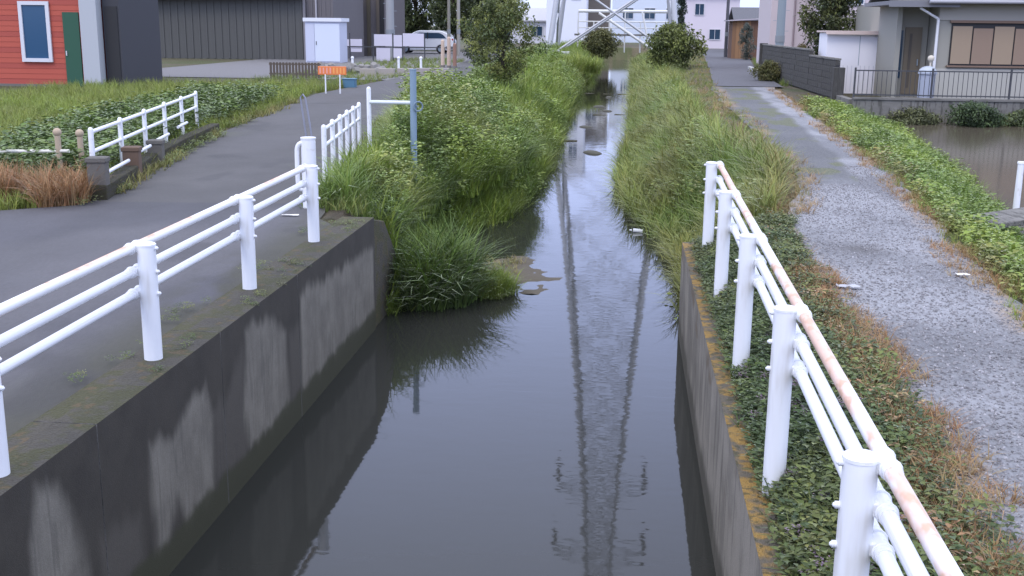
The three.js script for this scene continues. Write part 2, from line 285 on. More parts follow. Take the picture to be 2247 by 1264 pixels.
function wallPanel(x0, x1, z0, z1, face, top, yt, topUV) {
  const g = b2(x0, x1, WB, yt, z1 + 0.006, z0 - 0.006), p = g.attributes.position, uv = g.attributes.uv, n = g.attributes.normal;
  for (let i = 0; i < p.count; i++) {
    if (n.getY(i) > 0.5) uv.setXY(i, p.getX(i) / topUV[0], p.getZ(i) / topUV[1]);
    else if (Math.abs(n.getX(i)) > 0.5) uv.setXY(i, (1.5 - p.getZ(i)) / 13.6, (p.getY(i) - WB) / (WT - WB));
    else uv.setXY(i, p.getX(i) / 3, p.getY(i) / 3);
  }
  const m = [0, 1, 2, 3, 4, 5].map((i) => (i === 2 ? top : i < 2 ? face : M.concrete));
  return [g, m];
}
{
  const w = thing('retaining_wall', 'stained dark concrete retaining wall along the road side of the stream', 'wall', [0, 0, 0]);
  const j = [1.5, -0.8, -3.0, -5.35, -7.2, -9.05, -12.0];
  for (let i = 0; i < j.length - 1; i++) { const [g, m] = wallPanel(-3.12, LX, j[i], j[i + 1], M.leftFace, M.moss, WT, [3, 3]); part('wall_panel', g, m, w); }
  { // sloping wing at the end of the wall, overgrown
    const s = new THREE.Shape(); s.moveTo(12.012, WB); s.lineTo(13.9, WB); s.lineTo(13.7, -1.0); s.lineTo(12.6, -0.12); s.lineTo(12.012, 0.0); s.closePath();
    const g = new THREE.ExtrudeGeometry(s, { depth: 0.3, bevelEnabled: true, bevelSize: 0.012, bevelThickness: 0.012, bevelSegments: 1 });
    g.rotateY(Math.PI / 2).translate(LX - 0.33, 0, 0); const uv = g.attributes.uv, p = g.attributes.position; for (let i = 0; i < p.count; i++) uv.setXY(i, p.getZ(i) / 3, p.getY(i) / 3 + p.getX(i) / 3);
    part('wing_wall', g, M.moss, w);
  }
  const v = thing('retaining_wall', 'thin weathered concrete retaining wall edged with orange lichen beside the gravel path', 'wall');
  const k = [1.5, -1.6, -4.6, -7.6, -10.2, -12.3];
  for (let i = 0; i < k.length - 1; i++) { const [g, m] = wallPanel(RX, RX + 0.15, k[i], k[i + 1], M.rightFace, M.lichen, -0.2, [0.5, 4]); part('wall_panel', g, m, v); }
}

// ------------------------------------------------------------------ guard rails by the stream
function guardRail(label, posts, off, rails, group) {
  const t = thing('guard_rail', label, 'guard rail', [posts[0][0], 0, posts[0][1]], 0, group), ox = posts[0][0], oz = posts[0][1];
  const H = 0.8, r = 0.057;
  const prof = [[0.0, -0.25], [r, -0.25], [r, H - 0.012], [r + 0.003, H - 0.012], [r + 0.003, H], [r - 0.006, H + 0.006], [0, H + 0.012]].map(([a, b]) => new THREE.Vector2(a, b));
  const pg = toCreasedNormals(new THREE.LatheGeometry(prof, 28), 0.6);
  const bolt = mergeGeometries([new THREE.CylinderGeometry(0.013, 0.013, 0.016, 6).rotateZ(Math.PI / 2), new THREE.SphereGeometry(0.009, 8, 6).translate(off > 0 ? -0.008 : 0.008, 0, 0)].map((g) => g.toNonIndexed()));
  for (const [x, z, lean] of posts) {
    const p = part('post', pg, M.white, t); p.position.set(x - ox, -0.02, z - oz); p.rotation.z = lean || 0;
    for (const y of rails) {
      const cl = part('bracket', [rbox(Math.abs(off) - r + 0.03, 0.05, 0.07, 0.008, Math.sign(off) * (r + (Math.abs(off) - r - 0.02) / 2), 0, 0), new THREE.TorusGeometry(0.033, 0.006, 6, 16).rotateY(0).translate(off, 0, 0.05), new THREE.TorusGeometry(0.033, 0.006, 6, 16).translate(off, 0, -0.05)], M.white, t);
      cl.position.set(x - ox, y, z - oz);
      const b = part('bolt', bolt, M.white, t); b.position.set(x - ox - Math.sign(off) * (r + 0.006), y, z - oz);
    }
  }
  for (let i = 0; i < posts.length - 1; i++) rails.forEach((y, k) => {
    const [xa, za] = posts[i], [xb, zb] = posts[i + 1], a = V(xa - ox + off, 0, za - oz), b = V(xb - ox + off, 0, zb - oz), L = a.distanceTo(b);
    const g = new THREE.CylinderGeometry(0.0285, 0.0285, L + 0.002, 20, 1, false), uv = g.attributes.uv;
    for (let q = 0; q < uv.count; q++) uv.setXY(q, uv.getY(q) * L / 6 + i * 0.37 + k * 0.11, uv.getX(q));
    // the seam of the wrap lies at the pipe's lower side, so that its crown faces up
    g.rotateY(Math.PI / 2).applyQuaternion(new THREE.Quaternion().setFromUnitVectors(V(0, 1, 0), b.clone().sub(a).normalize())).translate((a.x + b.x) / 2, y, (a.z + b.z) / 2);
    part('rail', g, k === 0 ? M.rusty : M.white, t, k === 0 ? 'top rail with rust along its crown' : undefined);
    if (i > 0) { const s = part('sleeve', bar(V(a.x, y, a.z - 0.09), V(a.x, y, a.z + 0.09), 0.0325, 18), M.white, t); }
  });
  return t;
}
guardRail('white pipe guard rail with rusty top rail between asphalt road and stream', [[-2.87, -2.65], [-2.91, -4.65], [-2.955, -6.54], [-2.99, -8.50], [-3.03, -10.53]], -0.085, [0.755, 0.605, 0.465]);
guardRail('white pipe guard rail with rusty top rail between gravel path and stream', [[0.78, -1.5], [0.795, -3.49, 0], [0.815, -5.45, 0], [0.835, -7.43, 0], [0.855, -9.47, 0], [0.885, -11.55, 0]], 0.085, [0.755, 0.605, 0.465]);

// corner post with the bent pipe end behind the left guard rail
{
  const t = thing('corner_guard_post', 'thick white corner post with a bent pipe loop, just behind the guard rail end', 'post', [-3.70, 0, -12.75]);
  part('post', [cyl(0.085, 0.085, 0.83, 0, -0.02, 0, 24), cyl(0.09, 0.09, 0.02, 0, 0.81, 0, 24)], M.white, t);
  const c = new THREE.CatmullRomCurve3([V(0.02, 0.76, 0.02), V(-0.09, 0.76, 0.03), V(-0.13, 0.68, 0.03), V(-0.13, 0.3, 0.03), V(-0.1, 0.22, 0.02), V(0, 0.22, 0)], false, 'catmullrom', 0.3);
  part('pipe_loop', new THREE.TubeGeometry(c, 30, 0.028, 10), M.white, t);
}
// white railing of the side culvert
function railing(label, a, b, n, H, rails, post, mat, cat = 'railing', r = 0.024, group) {
  const t = thing('railing', label, cat, [a[0], 0, a[1]], 0, group);
  for (let i = 0; i < n; i++) { const x = mix(a[0], b[0], i / (n - 1)) - a[0], z = mix(a[1], b[1], i / (n - 1)) - a[1]; part('post', [cyl(post, post, H + 0.03, x, -0.03, z, 12), new THREE.SphereGeometry(post, 10, 5).translate(x, H, z)], mat, t); }
  for (const y of rails) part('rail', bar(V(0, y, 0), V(b[0] - a[0], y, b[1] - a[1]), r, 10), mat, t);
  return t;
}
railing('white railing with close posts beside the grassy bank, past the corner post', [-4.02, -14.6], [-4.6, -19.0], 6, 0.78, [0.75, 0.53], 0.036, M.white);
{ // grey measuring post and the bar that ties it back
  const t = thing('barrier_frame', 'pale bar between a white post and a blue-grey post over the bank', 'barrier', [-4.0, 0, -17.1]);
  part('white_post', [cyl(0.035, 0.035, 1.2, 0.02, -0.05, 0, 14), new THREE.SphereGeometry(0.035, 12, 6).translate(0.02, 1.15, 0)], M.white, t);
  part('cross_bar', bar(V(0.02, 0.95, 0), V(0.76, 0.97, 0.3), 0.03, 12), std(0.6, 0.64, 0.66, 0.5), t);
  const p = part('grey_post', [cyl(0.05, 0.05, 2.2, 0.78, -0.74, 0.32, 16), cyl(0.054, 0.054, 0.02, 0.78, 1.455, 0.32, 16)], std(0.20, 0.28, 0.36, 0.5), t, 'blue-grey steel post');
  part('hand_wheel', [new THREE.TorusGeometry(0.07, 0.012, 8, 18).rotateY(0.5).translate(0.86, 0.92, 0.36), bar(V(0.78, 0.92, 0.32), V(0.86, 0.92, 0.36), 0.012)], std(0.16, 0.22, 0.28, 0.5), t);
}
// low kerb and railing on the far side of the side road
{
  const t = thing('kerb', 'mossy concrete kerb along the far side of the side road', 'kerb', [-6.25, 0, -12.9]);
  const pts = [[0, 0], [-0.32, -1.4], [-0.75, -3.1], [-1.25, -5.6], [-1.75, -8.6]];
  for (let i = 0; i < pts.length - 1; i++) { const [xa, za] = pts[i], [xb, zb] = pts[i + 1], L = Math.hypot(xb - xa, zb - za); part('kerb_stone', rbox(0.2, 0.24, L - 0.01, 0.02, (xa + xb) / 2 - 0.13, 0.06, (za + zb) / 2).translate(-(xa + xb) / 2, 0, -(za + zb) / 2).rotateY(Math.atan2(xb - xa, zb - za) + Math.PI).translate((xa + xb) / 2, 0, (za + zb) / 2), M.moss, t); }
  const stubs = [[-6.42, -13.0, 0.52, 'tall squared concrete stub nearest the junction'], [-6.85, -14.9, 0.44, 'rusty brown concrete stub, second from the junction'], [-7.15, -16.4, 0.38, 'short concrete stub, third from the junction']];
  stubs.forEach(([x, z, h, l], i) => { const m = i === 1 ? std(0.13, 0.085, 0.06, 0.9) : M.cast; const o = single('concrete_stub', [rbox(0.22, h + 0.03, 0.2, 0.015, 0, h / 2, 0), rbox(0.25, 0.06, 0.23, 0.012, 0, h - 0.02, 0)], m, l, 'bollard', 'concrete stubs along the kerb'); o.position.set(x, -0.02, z); o.rotation.y = 0.2; });
}
railing('white two rail railing on the kerb across the side road', [-6.78, -13.6], [-8.45, -21.4], 6, 0.78, [0.75, 0.5], 0.034, M.white, 'railing', 0.026);
{
  const t = thing('white_rail_section', 'short white tube rails fixed low between the concrete stubs', 'rail', [-6.55, 0, -13.4]);
  for (const [za, zb, y] of [[0, -1.3, 0.26], [-1.7, -2.8, 0.3], [-3.3, -4.3, 0.33], [-5.2, -6.1, 0.36]]) part('rail', bar(V(za * 0.225 + 0.03, y, za), V(zb * 0.225 + 0.03, y, zb), 0.025, 10), M.white, t);
}
{
  const t = thing('field_fence', 'pale rail fence with round topped wooden posts by the grassy field', 'fence', [-7.6, 0, -14.3]);
  const wood = std(0.42, 0.33, 0.24, 0.85);
  for (const [x, z, h] of [[0, 0, 0.70], [0.06, -0.5, 0.64], [-2.2, 0.1, 0.7]]) part('post', [cyl(0.045, 0.038, h, x, -0.05, z, 10), new THREE.SphereGeometry(0.058, 12, 8).translate(x, h - 0.03, z)], wood, t);
  part('rail', bar(V(0.15, 0.42, 0), V(-2.6, 0.36, 0.1), 0.024, 8), std(0.62, 0.6, 0.55, 0.8), t);
  part('rail', bar(V(0.05, 0.08, 0), V(-2.6, 0.05, 0.1), 0.022, 8), std(0.62, 0.58, 0.5, 0.8), t);
}

// ------------------------------------------------------------------ plants
const leafMat = (c = [1, 1, 1]) => new THREE.MeshPhysicalMaterial({ color: lin(...c), roughness: 0.85, vertexColors: true, transmission: 0.3, thickness: 0, side: THREE.DoubleSide });
M.leaf = leafMat();
class Mesher { // triangles with one colour factor for each blade or leaf
  constructor() { this.P = []; this.C = []; this.I = []; }
  blade(base, dir, len, w, bend, segs, shade) { // an arching tapered blade
    const n = this.P.length / 3, side = V(-dir.z, 0, dir.x).normalize(), up = V(0, 1, 0);
    for (let i = 0; i <= segs; i++) {
      const t = i / segs, a = t * bend, p = base.clone().addScaledVector(up, len * (t - 0.5 * bend * t * t * 0.7)).addScaledVector(dir, len * (0.12 * t + 0.55 * bend * t * t)), ww = w * (1 - t * t * 0.98) * (i === 0 ? 0.7 : 1);
      for (const s of i === segs ? [0] : [-1, 1]) { this.P.push(p.x + side.x * ww * s, p.y + 0.15 * ww * s, p.z + side.z * ww * s); this.C.push(...shade); }
    }
    for (let i = 0; i < segs - 1; i++) { const k = n + i * 2; this.I.push(k, k + 1, k + 2, k + 1, k + 3, k + 2); }
    const k = n + (segs - 1) * 2; this.I.push(k, k + 1, k + 2);
  }
  leaf(p, dir, up, len, w, shade) { // a folded diamond
    const n = this.P.length / 3, s = dir.clone().cross(up).normalize(), m = p.clone().addScaledVector(dir, len * 0.45), e = p.clone().addScaledVector(dir, len).addScaledVector(up, -len * 0.12);
    const a = m.clone().addScaledVector(s, w).addScaledVector(up, w * 0.3), b = m.clone().addScaledVector(s, -w).addScaledVector(up, w * 0.3);
    for (const q of [p, a, e, b]) { this.P.push(q.x, q.y, q.z); this.C.push(...shade); }
    this.I.push(n, n + 1, n + 2, n, n + 2, n + 3);
  }
  build() { const g = new THREE.BufferGeometry(); g.setAttribute('position', new THREE.Float32BufferAttribute(this.P, 3)); g.setAttribute('color', new THREE.Float32BufferAttribute(this.C, 3)); g.setIndex(this.I); g.computeVertexNormals(); return g; }
}
const grey = (r, a = 0.35) => { const k = 1 - a / 2 + a * r(); return [k * (0.92 + 0.16 * r()), k, k * (0.9 + 0.2 * r())]; };
function grassTuft(seed, n, len, w, spread, bend) { const r = RNG(seed), m = new Mesher(); for (let i = 0; i < n; i++) { const a = r() * 6.283, d = V(Math.cos(a), 0, Math.sin(a)), b = r() * 6.283, q = spread * Math.sqrt(r()); m.blade(V(Math.cos(b) * q, -0.03, Math.sin(b) * q), d, len * (0.5 + 0.6 * r()), w * (0.7 + 0.6 * r()), bend * (0.4 + 0.9 * r()), 3, grey(r)); } return m.build(); }
function herbTuft(seed, n, h, leaf, spread) { const r = RNG(seed), m = new Mesher(); for (let i = 0; i < n; i++) { const a = r() * 6.283, q = spread * Math.sqrt(r()), y = h * (0.15 + 0.85 * r()), e = r() * 6.283, d = V(Math.cos(e), 0.5 * r() - 0.1, Math.sin(e)).normalize(), u = V(0.5 * (r() - 0.5), 1, 0.5 * (r() - 0.5)).normalize(); m.leaf(V(Math.cos(a) * q, y, Math.sin(a) * q), d, u, leaf * (0.6 + 0.7 * r()), leaf * (0.22 + 0.14 * r()), grey(r)); } return m.build(); }
const T = { grass: [1, 2, 3].map((s) => grassTuft(s, 20, 0.5, 0.006, 0.09, 0.9)), long: [4, 5].map((s) => grassTuft(s, 24, 0.75, 0.008, 0.1, 1.15)), short: [6, 7].map((s) => grassTuft(s, 18, 0.16, 0.004, 0.06, 1.0)), herb: [8, 9].map((s) => herbTuft(s, 34, 0.26, 0.075, 0.14)), weed: [10, 11].map((s) => herbTuft(s, 40, 0.09, 0.034, 0.09)), straw: [12, 13].map((s) => grassTuft(s, 16, 0.2, 0.0032, 0.07, 1.3)) };
const PAL = { bright: [0.235, 0.315, 0.040], mid: [0.15, 0.225, 0.034], deep: [0.07, 0.12, 0.025], olive: [0.205, 0.22, 0.050], straw: [0.36, 0.27, 0.13], rust: [0.33, 0.165, 0.07], pale: [0.31, 0.345, 0.10] };
function scatter(name, label, category, layers) { // layers: [variants, list of [x, y, z, scale, colour]]
  const top = new THREE.Group(); top.name = numbered(name); scene.add(top); tag(top, label, category, null, 'stuff');
  const q = new THREE.Quaternion(), m4 = new THREE.Matrix4(), e = new THREE.Euler(), col = new THREE.Color(), r = RNG(taken[name] * 77 + name.length * 13);
  for (const [pname, variants, list] of layers) variants.forEach((g, k) => {
    const mine = list.filter((_, i) => i % variants.length === k); if (!mine.length) return;
    const im = new THREE.InstancedMesh(g, M.leaf, mine.length); im.name = pname;
    mine.forEach(([x, y, z, s, c, sy], i) => { e.set((r() - 0.5) * 0.35, r() * 6.283, (r() - 0.5) * 0.35); q.setFromEuler(e); m4.compose(V(x, y, z), q, V(s, s * (sy || 1), s)); im.setMatrixAt(i, m4); im.setColorAt(i, col.setRGB(c[0], c[1], c[2])); });
    im.userData.kind = 'stuff'; top.add(im);
  });
  return top;
}
// random spots between two edges, thinning out with distance while each tuft grows
function spots(seed, z0, z1, fa, fb, density, fn, ref = 13) {
  const r = RNG(seed), out = [];
  for (let z = z0; z > z1; ) {
    const far = Math.max(1, -z / ref), step = 0.25 * far, w = Math.max(0, fb(z) - fa(z)), n = density * w * step / Math.pow(far, 1.15), k = Math.floor(n) + (r() < n % 1 ? 1 : 0);
    for (let i = 0; i < k; i++) { const zz = z - r() * step, x = mix(fa(zz), fb(zz), r()), s = Math.pow(far, 0.27); const o = fn(x, zz, s, r); if (o) out.push(o); }
    z -= step;
  }
  return out;
}
const jit = (c, r, a = 0.3) => { const k = 1 - a / 2 + a * r(); return [c[0] * k * (0.94 + 0.12 * r()), c[1] * k, c[2] * k]; };
{ // left bank
  const tone = (x, z, r) => { const n = fbm(x * 0.9 + 3, z * 0.45, 4, 201), m = fbm(x * 2.2, z * 1.4, 3, 202); let c = mix3(PAL.mid, PAL.bright, sm(0.32, 0.55, n)); c = mix3(c, PAL.deep, 0.6 * sm(0.58, 0.72, m)); c = mix3(c, PAL.pale, 0.75 * sm(0.52, 0.66, fbm(x, z * 0.6, 3, 203))); return jit(c, r); };
  const A = (z) => bL(z) + 0.12, B = (z) => sL(z) + mix(0.15, -0.12, sm(-22, -45, z));
  scatter('bank_grass', 'tall uneven green grass covering the left stream bank', 'grass', [
    ['grass', T.grass, spots(301, -12.7, -112, A, B, 95, (x, z, s, r) => [x, height(x, z), z, s * mix(0.35, 1, sm(0, 0.5, x - A(z))) * (0.7 + 0.7 * r()) * mix(1.0, 1.25, sm(0, 1, (x - A(z)) / (B(z) - A(z)))), tone(x, z, r)])],
    ['long_grass', T.long, spots(302, -12.7, -90, (z) => sL(z) - 0.9, (z) => sL(z) + mix(0.1, -0.25, sm(-22, -45, z)), 55, (x, z, s, r) => [x, Math.max(height(x, z), WATER - 0.05), z, s * (0.6 + 0.5 * r()), tone(x, z, r)])],
    ['tall_herbs', T.herb, spots(304, -13.4, -26, (z) => bL(z) + 0.48, (z) => sL(z) - 0.05, 80, (x, z, s, r) => [x, Math.max(height(x, z), -0.75) + (0.1 + 0.62 * r()) * (0.5 + vnoise(x * 1.3, z * 1.3, 207)), z, s * (0.7 + 0.6 * r()), tone(x, z, r)])],
    ['tall_grass', T.long, spots(305, -13.2, -24, (z) => bL(z) + 0.45, (z) => sL(z) - 0.1, 150, (x, z, s, r) => [x, Math.max(height(x, z), -0.7) + 0.3 * r() * vnoise(x * 1.3, z * 1.3, 207), z, s * (0.75 + 0.6 * r()), tone(x, z, r)])],
    ['herbs', T.herb, spots(303, -12.7, -80, (z) => A(z) + 0.4, B, 40, (x, z, s, r) => (vnoise(x * 0.9, z * 0.6, 204) > 0.5 ? [x, height(x, z) + 0.05 + 0.45 * r(), z, s * (0.8 + 0.7 * r()), jit(mix3(PAL.mid, PAL.bright, r()), r)] : null))],
  ]);
}
{ // right bank
  const tone = (x, z, r) => { const n = fbm(x * 0.9 + 13, z * 0.45, 4, 211); let c = mix3(PAL.mid, PAL.olive, sm(0.35, 0.6, n)); c = mix3(c, PAL.pale, 0.7 * sm(0.5, 0.66, fbm(x * 1.1, z * 0.5, 3, 213))); const e = sm(0.55, 0.95, (x - sR(z)) / (pL(z) - sR(z))); c = mix3(c, PAL.straw, 0.8 * e * sm(0.46, 0.6, fbm(x * 2, z * 1.1, 3, 214))); return jit(c, r); };
  const A = (z) => sR(z) + mix(-0.2, 0.08, sm(-22, -45, z)), B = (z) => pL(z) + 0.05;
  const B2 = (z) => Math.min(pL(z), sR(z) + mix(0.9, 1.75, sm(-13, -19, z)));
  scatter('bank_grass', 'taller pale green grass covering the right stream bank beside the gravel path', 'grass', [
    ['grass', T.grass, spots(311, -12.4, -112, A, B, 70, (x, z, s, r) => { const e = sm(0.3, 0.75, (x - A(z)) / (B(z) - A(z))); return [x, height(x, z), z, s * (0.6 + 0.6 * r()) * mix(1.15, 0.28, e), tone(x, z, r)]; })],
    ['long_grass', T.long, spots(312, -13.2, -100, A, B2, 48, (x, z, s, r) => [x, Math.max(height(x, z), WATER - 0.05), z, s * (0.7 + 0.5 * r()), tone(x, z, r)])],
    ['herbs', T.herb, spots(313, -12.6, -60, A, (z) => mix(A(z), B(z), 0.55), 30, (x, z, s, r) => (vnoise(x * 0.9, z * 0.7, 215) > 0.5 ? [x, height(x, z) + 0.25 * r(), z, s * (0.7 + 0.6 * r()), jit(mix3(PAL.mid, PAL.olive, r()), r)] : null))],
    ['dry_stalks', T.straw, spots(314, -13, -45, (z) => pL(z) - 0.9, (z) => pL(z) + 0.2, 40, (x, z, s, r) => (vnoise(x * 1.5, z * 0.9, 216) > 0.45 ? [x, height(x, z), z, s * (0.6 + 1.0 * r()), jit(mix3(PAL.straw, PAL.rust, 0.6 * r()), r)] : null))],
  ]);
}
{ // verge between the right guard rail and the gravel
  const A = () => RX + 0.16, B = (z) => pL(z) + 0.02;
  const dry = (x, z) => mix(1, 0.35, sm(-9.6, -10.6, z)) * sm(0.42, 0.62, fbm(x * 3.1, z * 1.6, 3, 221) * 0.55 + 0.5 * sm(0.45, 1.05, (x - RX) / (pL(z) - RX)));
  const f = (lo, hi, share) => (x, z, s, r) => [x, height(x, z), z, s * mix(lo, hi, r()), r() < dry(x, z) * share ? jit(mix3(PAL.straw, PAL.rust, r()), r) : jit(mix3([0.042, 0.078, 0.022], mix3([0.10, 0.155, 0.03], PAL.olive, vnoise(x * 2, z * 1.5, 226)), r()), r)];
  scatter('verge_weeds', 'low green and brown weeds along the right guard rail', 'weeds', [
    ['weeds', T.weed, spots(321, -1.5, -12.6, A, B, 620, (x, z, s, r) => (r() < dry(x, z) * 0.75 ? null : f(0.6, 1.5, 0.12)(x, z, s, r)))],
    ['short_grass', T.short, spots(322, -1.5, -12.6, A, B, 520, f(0.6, 1.5, 0.85))],
    ['dry_stalks', T.straw, spots(323, -1.5, -13.5, (z) => pL(z) - 0.35, (z) => pL(z) + 0.22, 420, (x, z, s, r) => (vnoise(x * 2.2, z * 1.7, 224) > 0.36 && !(z < -10.2 && z > -13.6) ? [x, height(x, z) + 0.01, z, s * (0.5 + 0.6 * r()), jit(mix3(PAL.straw, PAL.rust, r()), r)] : null))],
    ['clover_blooms', T.weed, spots(324, -2, -8, A, (z) => RX + 0.7, 26, (x, z, s, r) => [x, height(x, z) + 0.1, z, 0.35 + 0.25 * r(), [0.25, 0.17, 0.24]])],
  ]);
}
{ // verge between the gravel and the flooded field
  const A = (z) => pR(z) - 0.02, B = (z) => vR(z) + 0.12;
  const tone = (x, z, r) => { const n = fbm(x * 1.1 + 23, z * 0.6, 4, 231); let c = mix3(PAL.mid, PAL.bright, sm(0.38, 0.62, n)); const e = sm(0.25, 0.0, (x - A(z)) / (B(z) - A(z))); c = mix3(c, mix3(PAL.rust, PAL.straw, r()), 0.85 * e * sm(0.4, 0.55, fbm(x * 2, z * 1.2, 3, 232))); return jit(c, r); };
  scatter('verge_grass', 'bright green grass between the gravel path and the flooded field', 'grass', [
    ['grass', T.grass, spots(331, -5, -33.6, A, B, 85, (x, z, s, r) => [x, height(x, z), z, s * (0.3 + 0.45 * r()) * mix(0.5, 1.1, sm(0, 0.4, (x - A(z)) / (B(z) - A(z)))), tone(x, z, r)])],
    ['herbs', T.herb, spots(332, -5, -33.6, (z) => A(z) + 0.2, B, 75, (x, z, s, r) => [x, height(x, z) - 0.05, z, s * (0.5 + 0.6 * r()), tone(x, z, r)])],
    ['dry_stalks', T.straw, spots(333, -4, -40, (z) => A(z) - 0.2, (z) => A(z) + 0.25, 130, (x, z, s, r) => (vnoise(x * 1.5, z * 1.1, 234) > 0.42 ? [x, height(x, z) + 0.02, z, s * (0.4 + 0.6 * r()), jit(mix3(PAL.straw, PAL.rust, r()), r)] : null))],
  ]);
}
{ // field left of the side road
  const A = (z) => eL(z) - mix(3.5, 9, sm(-12, -22, z)), B = (z) => eL(z) - 0.1;
  scatter('field_grass', 'yellowish green grass in the field beyond the side road', 'grass', [
    ['grass', T.grass, spots(341, -11.4, -38, A, B, 60, (x, z, s, r) => [x, -0.04, z, s * (0.4 + 0.4 * r()), jit(mix3(PAL.olive, PAL.bright, fbm(x, z, 3, 241)), r)])],
    ['herbs', T.herb, spots(342, -14, -30, (z) => eL(z) - 2.8, (z) => eL(z) - 0.45, 40, (x, z, s, r) => [x, 0.1 * r(), z, s * (0.8 + 0.7 * r()), jit(mix3(PAL.deep, PAL.mid, r()), r)])],
    ['dry_grass', T.grass, spots(343, -11.3, -13.2, (z) => eL(z) - 2.0, (z) => eL(z) - 0.08, 260, (x, z, s, r) => (vnoise(x * 1.1, z * 1.4, 243) > 0.25 ? [x, -0.03, z, 0.7 + 0.6 * r(), jit(mix3(PAL.straw, PAL.rust, 0.4 + 0.6 * r()), r)] : null))],
  ]);
  scatter('field_grass', 'rough grass strips beyond the roads in the background', 'grass', [
    ['grass', T.grass, [...spots(345, -34, -70, (z) => eL(z) - 5, (z) => eL(z) - 0.1, 40, (x, z, s, r) => [x, -0.05, z, s * (0.3 + 0.3 * r()), jit(mix3(PAL.olive, PAL.mid, r()), r)]), ...spots(346, -44, -118, (z) => pR(z) + 0.6, (z) => pR(z) + 1.4, 40, (x, z, s, r) => [x, -0.05, z, s * (0.3 + 0.3 * r()), jit(mix3(PAL.olive, PAL.mid, r()), r)])]],
  ]);
}
// clumps standing in the stream at the end of the left wall
function clump(label, x, z, rad, n, scale, c, seed, y = WATER - 0.06) {
  const r = RNG(seed), list = []; for (let i = 0; i < n; i++) { const a = r() * 6.283, q = rad * Math.sqrt(r()); list.push([x + Math.cos(a) * q, y + 0.25 * (1 - q / rad) * scale, z + Math.sin(a) * q * 1.2, scale * (0.7 + 0.5 * r()), jit(c(r), r, 0.4)]); }
  scatter('grass_clump', label, 'grass clump', [['blades', T.long, list]]);
}
clump('big arching dark green grass clump standing in the stream by the left wall end', -2.42, -13.6, 0.55, 190, 1.4, (r) => mix3(PAL.deep, PAL.mid, r()), 401);
clump('small yellow green grass clump on the stream side of the big clump', -1.66, -13.9, 0.26, 100, 0.62, (r) => mix3(PAL.bright, PAL.olive, 0.4 * r()), 402);
clump('dark leafy overhang where the left wall ends', -3.3, -13.3, 0.4, 70, 0.7, (r) => mix3(PAL.deep, PAL.olive, r()), 403, -0.55);
// moss and weeds rooted in the top edge of the left wall
scatter('wall_moss_tufts', 'small moss tufts rooted along the top of the left wall', 'moss', [['moss_tufts', T.weed, spots(351, -3, -12.2, () => -3.35, () => LX - 0.02, 60, (x, z, s, r) => (vnoise(x * 3, z * 1.6, 252) > 0.52 ? [x, 0.02, z, 0.25 + 0.35 * r(), jit(mix3(PAL.olive, PAL.deep, r()), r)] : null))]]);
{ // loose stones on the gravel
  const r = RNG(500), g = new THREE.IcosahedronGeometry(1, 0), N = 26000, list = [];
  while (list.length < N) { const z = -3.2 - 15 * Math.pow(r(), 1.5), x = mix(pL(z) - 0.05, pR(z) + 0.05, r()); if (z < -16 && x < mix(pL(z), pR(z), 0.6)) continue; list.push([x, z]); }
  const im = new THREE.InstancedMesh(g, std(1, 1, 1, 0.9), N), e = new THREE.Euler(), q = new THREE.Quaternion(), m4 = new THREE.Matrix4(), c = new THREE.Color();
  list.forEach(([x, z], i) => { const s = 0.004 + 0.009 * Math.pow(r(), 2.2); e.set(r() * 6, r() * 6, r() * 6); q.setFromEuler(e); m4.compose(V(x, pathY(x, z) + s * 0.25, z), q, V(s * (0.8 + 0.6 * r()), s * 0.7, s)); im.setMatrixAt(i, m4); const k = 0.17 + 0.24 * r() * r(); im.setColorAt(i, c.setRGB(k * 1.0, k * 0.98, k * 1.04)); });
  im.name = 'gravel_stones'; scene.add(im); tag(im, 'loose pale grey stones strewn over the gravel path', 'gravel', null, 'stuff');
}

